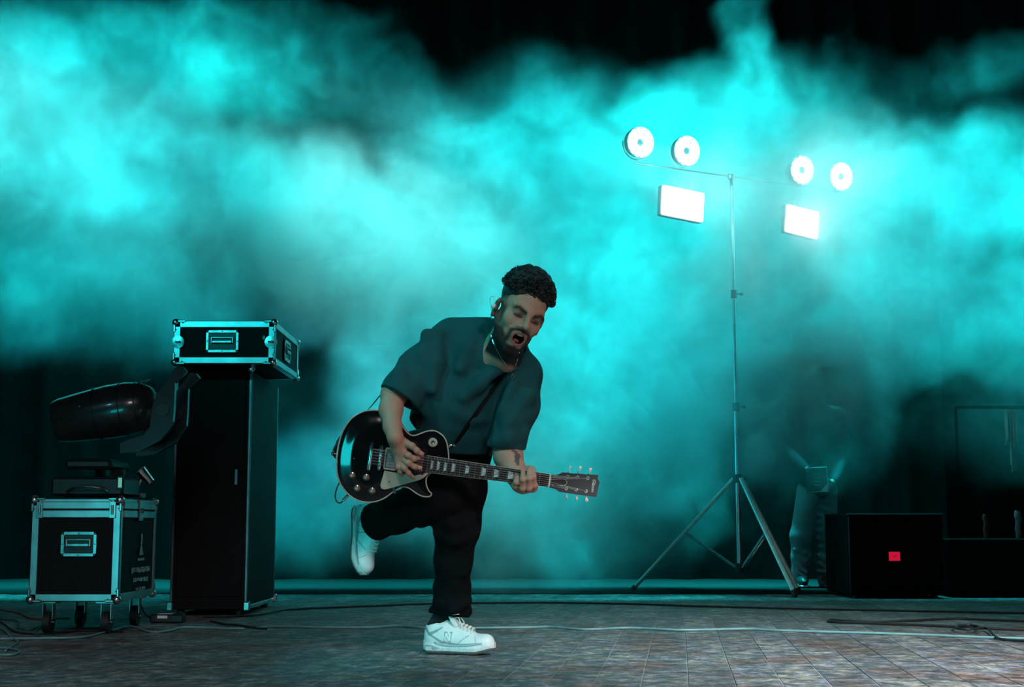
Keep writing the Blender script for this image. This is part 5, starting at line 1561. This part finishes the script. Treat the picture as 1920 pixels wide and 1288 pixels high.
q = MB(cb_); q.add([tuple(cb_ + Vector((.02, -.008, -.09))), tuple(cb_ + Vector((.078, -.008, -.09))), tuple(cb_ + Vector((.078, -.008, -.03)))], [(0, 1, 2)]); q.add([tuple(cb_ + Vector((-.09, -.008, .085))), tuple(cb_ + Vector((-.05, -.008, .085))), tuple(cb_ + Vector((-.085, -.008, .05)))], [(0, 2, 1)]); q.build('paper_corner', cloth_paper, cbo)
q = MB(cb_)
for k in range(4): q.box(cb_ + Vector((0, -.0055, .05 - k * .03)), (.055, .002, .012), Rc)
q.build('paper_lines', stencil, cbo)

# dark cases along the back right
def back_box(label, px0, px1, pytop, D, dep, name='equipment_case', rail=True):
    a, b = P(px0, 1100, D), P(px1, 1100, D); zt_ = P(px0, pytop, D).z; o = Vector(((a.x + b.x) / 2, D + dep / 2, 0))
    t = empty(name, o, label, 'case'); q = MB(o); q.box(o + Vector((0, 0, zt_ / 2 + .01)), (b.x - a.x, dep, zt_ - .02), bev=.008); q.build('shell', matte_black, t)
    if rail:
        for dy in (0, dep):
            q = MB(o); q.box(Vector((o.x, D + dy, zt_ - .005)), (b.x - a.x, .014, .012), bev=.002); q.build('edge_rail', mat('dark_steel', (.05, .055, .06), .4, .8, .2, 20), t)
        for xx in (a.x + .01, b.x - .01):
            q = MB(o); q.box(Vector((xx, D, zt_ / 2)), (.008, .006, zt_ - .04), bev=.002); q.build('edge_rail', mat('dark_steel', (.05, .055, .06), .4, .8, .2, 20), t)
    for xx in (a.x + .06, b.x - .06):
        q = MB(o); q.cyl((xx, D + .06, 0), (xx, D + .06, .025), .025, n=12); q.cyl((xx, D + dep - .06, 0), (xx, D + dep - .06, .025), .025, n=12); q.build('foot', black_rubber, t, True)
    return t, o, a, b, zt_


b1, o1_, a1_, b1_, zt1 = back_box('large black equipment case with a small red lit square at the back right', 1592, 1772, 963, 9.75, .7)
rp = P(1677, 1043, 9.745); q = MB(o1_); q.box(rp, (.075, .006, .06)); rs = q.build('indicator_panel', emat('red_indicator_glow', (.75, .01, .05), .75), b1)
q = MB(o1_); q.tube([rp + Vector((-.01, -.004, .004)), rp + Vector((0, -.004, -.004)), rp + Vector((.012, -.004, .006))], .002, 5); q.build('indicator_mark', mat('dark_red_mark', (.1, .01, .015), .5), rs)
q = MB(o1_); q.box(rp + Vector((0, .004, 0)), (.09, .01, .075), bev=.002); q.build('indicator_frame', black_plastic, b1)
back_box('low black equipment case at the back right behind the cables', 1785, 1990, 1010, 9.85, .5, rail=False)
0 and back_box('low black floor riser box behind the tripod stand', 1250, 1470, 1040, 11.2, .8, 'riser_box', rail=False)
for lb, px, py, D in (('tiny steel knob glinting on the floor below the red square', 1607, 1117, 9.6), ('small blue glinting connector on the floor at the right', 1785, 1117, 9.6)):
    g_ = P(px, py, D); g_.z = max(g_.z, .012); q = MB(g_); q.sphere((g_.x, g_.y, .011), (.013, .01, .010), nu=10, nv=6); g_.z = 0; o = q.build('cable_connector', steel, None, True); o.location = g_; tag(o, lb, 'connector')
# hanging pale cloth and a mic stand beside the right edge
def cloth_strip(label, px0, px1, py0, py1, D, m, seed, nm='hanging_cloth'):
    r = random.Random(seed); a, b = P(px0, py0, D), P(px1, py1, D); n = 14; vs = []; fs = []
    for i in range(n + 1):
        x = a.x + (b.x - a.x) * i / n
        for z in (a.z, (a.z + b.z) / 2, b.z + r.uniform(-.03, .03)): vs.append((x, D + .015 * math.sin(i * 1.9 + seed), z))
    for i in range(n):
        for k in range(2): fs.append((i * 3 + k, i * 3 + k + 1, i * 3 + 4 + k, i * 3 + 3 + k))
    m0 = len(vs); vs += [(x, y + .004, z) for x, y, z in vs]; fs += [tuple(m0 + i for i in f[::-1]) for f in fs]
    o = Vector(((a.x + b.x) / 2, D, b.z)); q = MB(o); q.add(vs, fs); ob = q.build(nm, m, None, True); ob.location = o; return tag(ob, label, 'cloth')


rk = Vector((P(1890, 900, 10.6).x, 10.66, 0)); rack = empty('clothes_rail', rk, 'dark clothes rail holding cloths at the far right of the stage', 'clothes rail')
zr = P(1890, 765, 10.6).z
q = MB(rk); q.tube([(rk.x - .35, 10.66, zr + .01), (rk.x + .5, 10.66, zr + .01)], .012, 8); q.build('rail', matte_black, rack)
for dx in (-.35, .5):
    q = MB(rk); q.tube([(rk.x + dx, 10.66, 0.02), (rk.x + dx, 10.66, zr + .01)], .012, 8); q.build('post', matte_black, rack)
    q = MB(rk); q.box((rk.x + dx, 10.66, .015), (.04, .4, .03), bev=.005); q.build('foot', matte_black, rack)
palec = mat('pale_hanging_cloth', (.4, .45, .45), .85, 0, .2, 6, .2)
cloth_strip('pale cloth hanging from the rail at the far right', 1884, 1910, 768, 830, 10.6, palec, 1)
cloth_strip('narrow pale cloth hanging from the rail below the wider one', 1893, 1907, 800, 878, 10.63, palec, 2)
zt2 = P(1850, 1010, 9.85).z
for lb, px, pyt, rr_, m_ in (('upright rust red cloth roll standing in the dark right of the equipment case', 1847, 965, .016, mat('rust_cloth', (.3, .08, .04), .85, 0, .2, 10, .2)),
                             ('upright pink grey cloth roll standing at the right edge in the dark', 1908, 958, .022, mat('pink_grey_cloth', (.3, .2, .21), .85, 0, .2, 10, .2))):
    a = P(px, pyt, 9.95); o_ = Vector((a.x, 9.95, zt2)); q = MB(o_)
    q.tube([(a.x + .004 * math.sin(k * 2.1), 9.95, zt2 + .002 + (a.z - zt2) * k / 6) for k in range(7)], [rr_ * (1 + .08 * math.sin(k * 1.7)) for k in range(7)], 10)
    ob = q.build('cloth_roll', m_, None, True); ob.location = o_; tag(ob, lb, 'cloth')

# ================================================================== STAGE SMOKE
FOG = True


def build_smoke():
    me = bpy.data.meshes.new('stage_smoke'); me.from_pydata([(0, 0, 0)], [], []); ob = bpy.data.objects.new('stage_smoke', me); COL.objects.link(ob)
    tag(ob, 'cyan lit stage smoke drifting behind the guitarist', 'smoke', kind='stuff')
    g = bpy.data.node_groups.new('stage_smoke', 'GeometryNodeTree'); g.interface.new_socket('Geometry', in_out='OUTPUT', socket_type='NodeSocketGeometry')
    N = g.nodes; L = g.links; out = N.new('NodeGroupOutput'); vc = N.new('GeometryNodeVolumeCube'); sm = N.new('GeometryNodeSetMaterial')
    lo, hi = Vector((-6.0, 7.9, -.02)), Vector((6.2, 12.3, 5.0)); h = .036
    vc.inputs['Min'].default_value = lo; vc.inputs['Max'].default_value = hi
    for a, k in zip('XYZ', range(3)): vc.inputs['Resolution ' + a].default_value = int((hi[k] - lo[k]) / h)
    pos = N.new('GeometryNodeInputPosition').outputs[0]

    def m(op, a, b=None, c=None, clamp=False):
        n = N.new('ShaderNodeMath'); n.operation = op; n.use_clamp = clamp
        for i, v in enumerate((a, b, c)):
            if v is None: continue
            if isinstance(v, (int, float)): n.inputs[i].default_value = v
            else: L.new(v, n.inputs[i])
        return n.outputs[0]

    def vm(op, a, b=None, s=None):
        n = N.new('ShaderNodeVectorMath'); n.operation = op
        for i, v in enumerate((a, b)):
            if v is None: continue
            if isinstance(v, (tuple, Vector, list)): n.inputs[i].default_value = v
            else: L.new(v, n.inputs[i])
        if s is not None: n.inputs['Scale'].default_value = s
        return n.outputs['Value'] if op in ('DOT_PRODUCT', 'LENGTH') else n.outputs[0]

    def noise(vec, sc, det, rough=.55, dist=0.0, color=False):
        n = N.new('ShaderNodeTexNoise'); n.inputs['Scale'].default_value = sc; n.inputs['Detail'].default_value = det
        n.inputs['Roughness'].default_value = rough; n.inputs['Distortion'].default_value = dist; L.new(vec, n.inputs['Vector'])
        return n.outputs['Color'] if color else n.outputs[0]

    def sst(v, a, b, o0=0.0, o1=1.0):
        n = N.new('ShaderNodeMapRange'); n.interpolation_type = 'SMOOTHSTEP'
        for i, x in enumerate((a, b, o0, o1)): n.inputs[1 + i].default_value = x
        L.new(v, n.inputs[0]); return n.outputs[0]
    w1 = vm('SCALE', vm('SUBTRACT', noise(pos, .9, 2, color=True), (.5, .5, .5)), s=1.1)
    w2 = vm('SCALE', vm('SUBTRACT', noise(pos, 3.2, 3, color=True), (.5, .5, .5)), s=.34)
    wp = vm('ADD', vm('ADD', pos, w1), w2)
    total = None

    def blob(px, py, D, rx, rz, ry, s, ang=0.0):
        """soft cloud: centre, half sizes in metres (along, across, in depth), density, tilt in degrees"""
        nonlocal total
        c = P(px, py, D); a = rad(ang); ux = Vector((math.cos(a), 0, math.sin(a))) / rx; uz = Vector((-math.sin(a), 0, math.cos(a))) / rz; uy = Vector((0, 1 / ry, 0))
        d = vm('SUBTRACT', wp, c); cmb = N.new('ShaderNodeCombineXYZ')
        for i, u in enumerate((ux, uy, uz)): L.new(vm('DOT_PRODUCT', d, u), cmb.inputs[i])
        v = sst(vm('LENGTH', cmb.outputs[0]), 1.0, 0.15, 0.0, s * .62); total = v if total is None else m('ADD', total, v)
    for b in BLOBS: blob(b[0], b[1], b[2] + (.45 if b[2] > 10 else 0), *b[3:])
    n1 = noise(wp, .75, 3); n2 = noise(wp, 2.3, 6, .68, .6)
    mod = m('MULTIPLY', sst(n1, .3, .68, .35, 1.5), sst(n2, .3, .72, .25, 1.7))
    n3 = noise(wp, 1.7, 5, .6, 1.2); rid = m('SUBTRACT', 1.0, m('MULTIPLY', m('ABSOLUTE', m('SUBTRACT', m('MULTIPLY', n3, 2.0), 1.0)), 7.0))
    mod = m('MULTIPLY', mod, m('ADD', .85, m('MULTIPLY', m('MAXIMUM', rid, 0.0), .8)))
    dens = m('MULTIPLY', total, mod)
    # a little even haze, thinner near the floor and up high
    L.new(m('MAXIMUM', m('SUBTRACT', dens, .01), 0.0), vc.inputs['Density'])
    mt = bpy.data.materials.new('smoke'); mt.use_nodes = True; nt = mt.node_tree; nt.nodes.clear()
    o = nt.nodes.new('ShaderNodeOutputMaterial'); pv = nt.nodes.new('ShaderNodeVolumePrincipled'); nt.links.new(pv.outputs[0], o.inputs['Volume'])
    pv.inputs['Density'].default_value = 1.0; pv.inputs['Color'].default_value = (.93, .95, .95, 1); pv.inputs['Anisotropy'].default_value = 0.0
    sm.inputs['Material'].default_value = mt; me.materials.append(mt)
    L.new(vc.outputs[0], sm.inputs[0]); L.new(sm.outputs[0], out.inputs[0]); md = ob.modifiers.new('smoke', 'NODES'); md.node_group = g


# px, py, D, half length, half height, half depth, density, tilt
BLOBS = [
    (40, 250, 10.1, 2.0, .95, 1.2, 1.3, -14), (330, 330, 10.1, 1.8, .7, 1.1, 1.5, -16), (600, 400, 10.1, 1.5, .7, 1.1, 1.6, -22),
    (820, 500, 10.2, 1.3, .8, 1.0, 2.0, -30), (720, 640, 10.2, .55, 1.1, .9, 1.5, 0), (60, 70, 10.4, .9, .8, 1.0, .4, -20), (60, 500, 10.1, 1.7, .75, 1.0, .9, -8), (330, 520, 10.1, 1.3, .5, 1.0, .7, -8),
    (330, 110, 10.6, 1.4, .6, .9, .35, -25), (660, 200, 10.6, 2.0, .6, .8, .38, -14), (960, 240, 10.4, 1.3, .8, .9, .6, 0), (560, 60, 10.6, 1.2, .5, .8, .16, -14),
    (1090, 420, 10.3, 1.5, 1.0, 1.0, 1.3, 10), (1060, 640, 10.3, 1.5, 1.2, 1.0, 1.5, 0), (1300, 260, 10.4, 1.1, .8, .9, 1.0, 20), (1380, 110, 10.5, .35, .8, .6, .8, 10),
    (1440, 440, 10.2, 1.1, .9, .9, 1.9, 20), (1330, 640, 10.3, 1.6, 1.1, 1.0, 1.6, 0), (1640, 340, 10.4, 1.5, .75, 1.0, 1.4, -10), (1860, 320, 10.5, 1.1, .6, .8, 1.3, 0),
    (1620, 560, 10.4, 1.6, .9, 1.0, 1.5, 0), (1860, 560, 10.4, 1.2, 1.0, .9, 1.3, 0), (1490, 770, 10.3, 1.0, .75, .6, 3.2, 0), (1200, 850, 10.3, 1.7, .85, .9, 3.4, 0),
    (780, 850, 10.3, 1.1, .9, .8, 1.1, 0), (980, 960, 10.4, 1.6, .55, .8, 1.9, 0), (1860, 790, 10.2, .9, .6, .7, .8, 0), (250, 620, 9.2, 1.5, .55, .7, .5, 0), (1000, 1070, 10.2, 1.4, .3, .7, .6, 0),
    (1560, 190, 10.6, 1.4, .55, .7, .22, 0), (1860, 130, 10.6, .8, .4, .6, .12, 0), (480, 740, 8.6, 1.0, 1.0, .5, .10, 0), (560, 860, 9.6, .8, .9, .6, .5, 0), (1530, 700, 10.05, .8, .6, .45, 2.2, 0), (1540, 800, 10.05, .7, .55, .4, 3.0, 0), (650, 930, 10.2, 1.3, .7, .8, 2.6, 0), (500, 490, 10.1, 1.1, .55, .9, 2.6, -10), (1470, 850, 10.05, .9, .45, .4, 1.8, 0), (1250, 330, 9.7, .9, .45, .4, 1.2, -10), (1530, 390, 9.9, .8, .6, .4, 1.6, -10), (1385, 520, 9.7, .5, .7, .35, 1.1, 0)]
if FOG: build_smoke()
for o in SC.objects:
    if o.type == 'MESH' and o.parent and o.name.split('.')[0] in ('rivet', 'stencil_marks', 'cooling_fin', 'pole_screw', 'ring_screw', 'paper_lines', 'upper_teeth', 'lower_teeth', 'lace'): o['kind'] = 'stuff'
print('done')
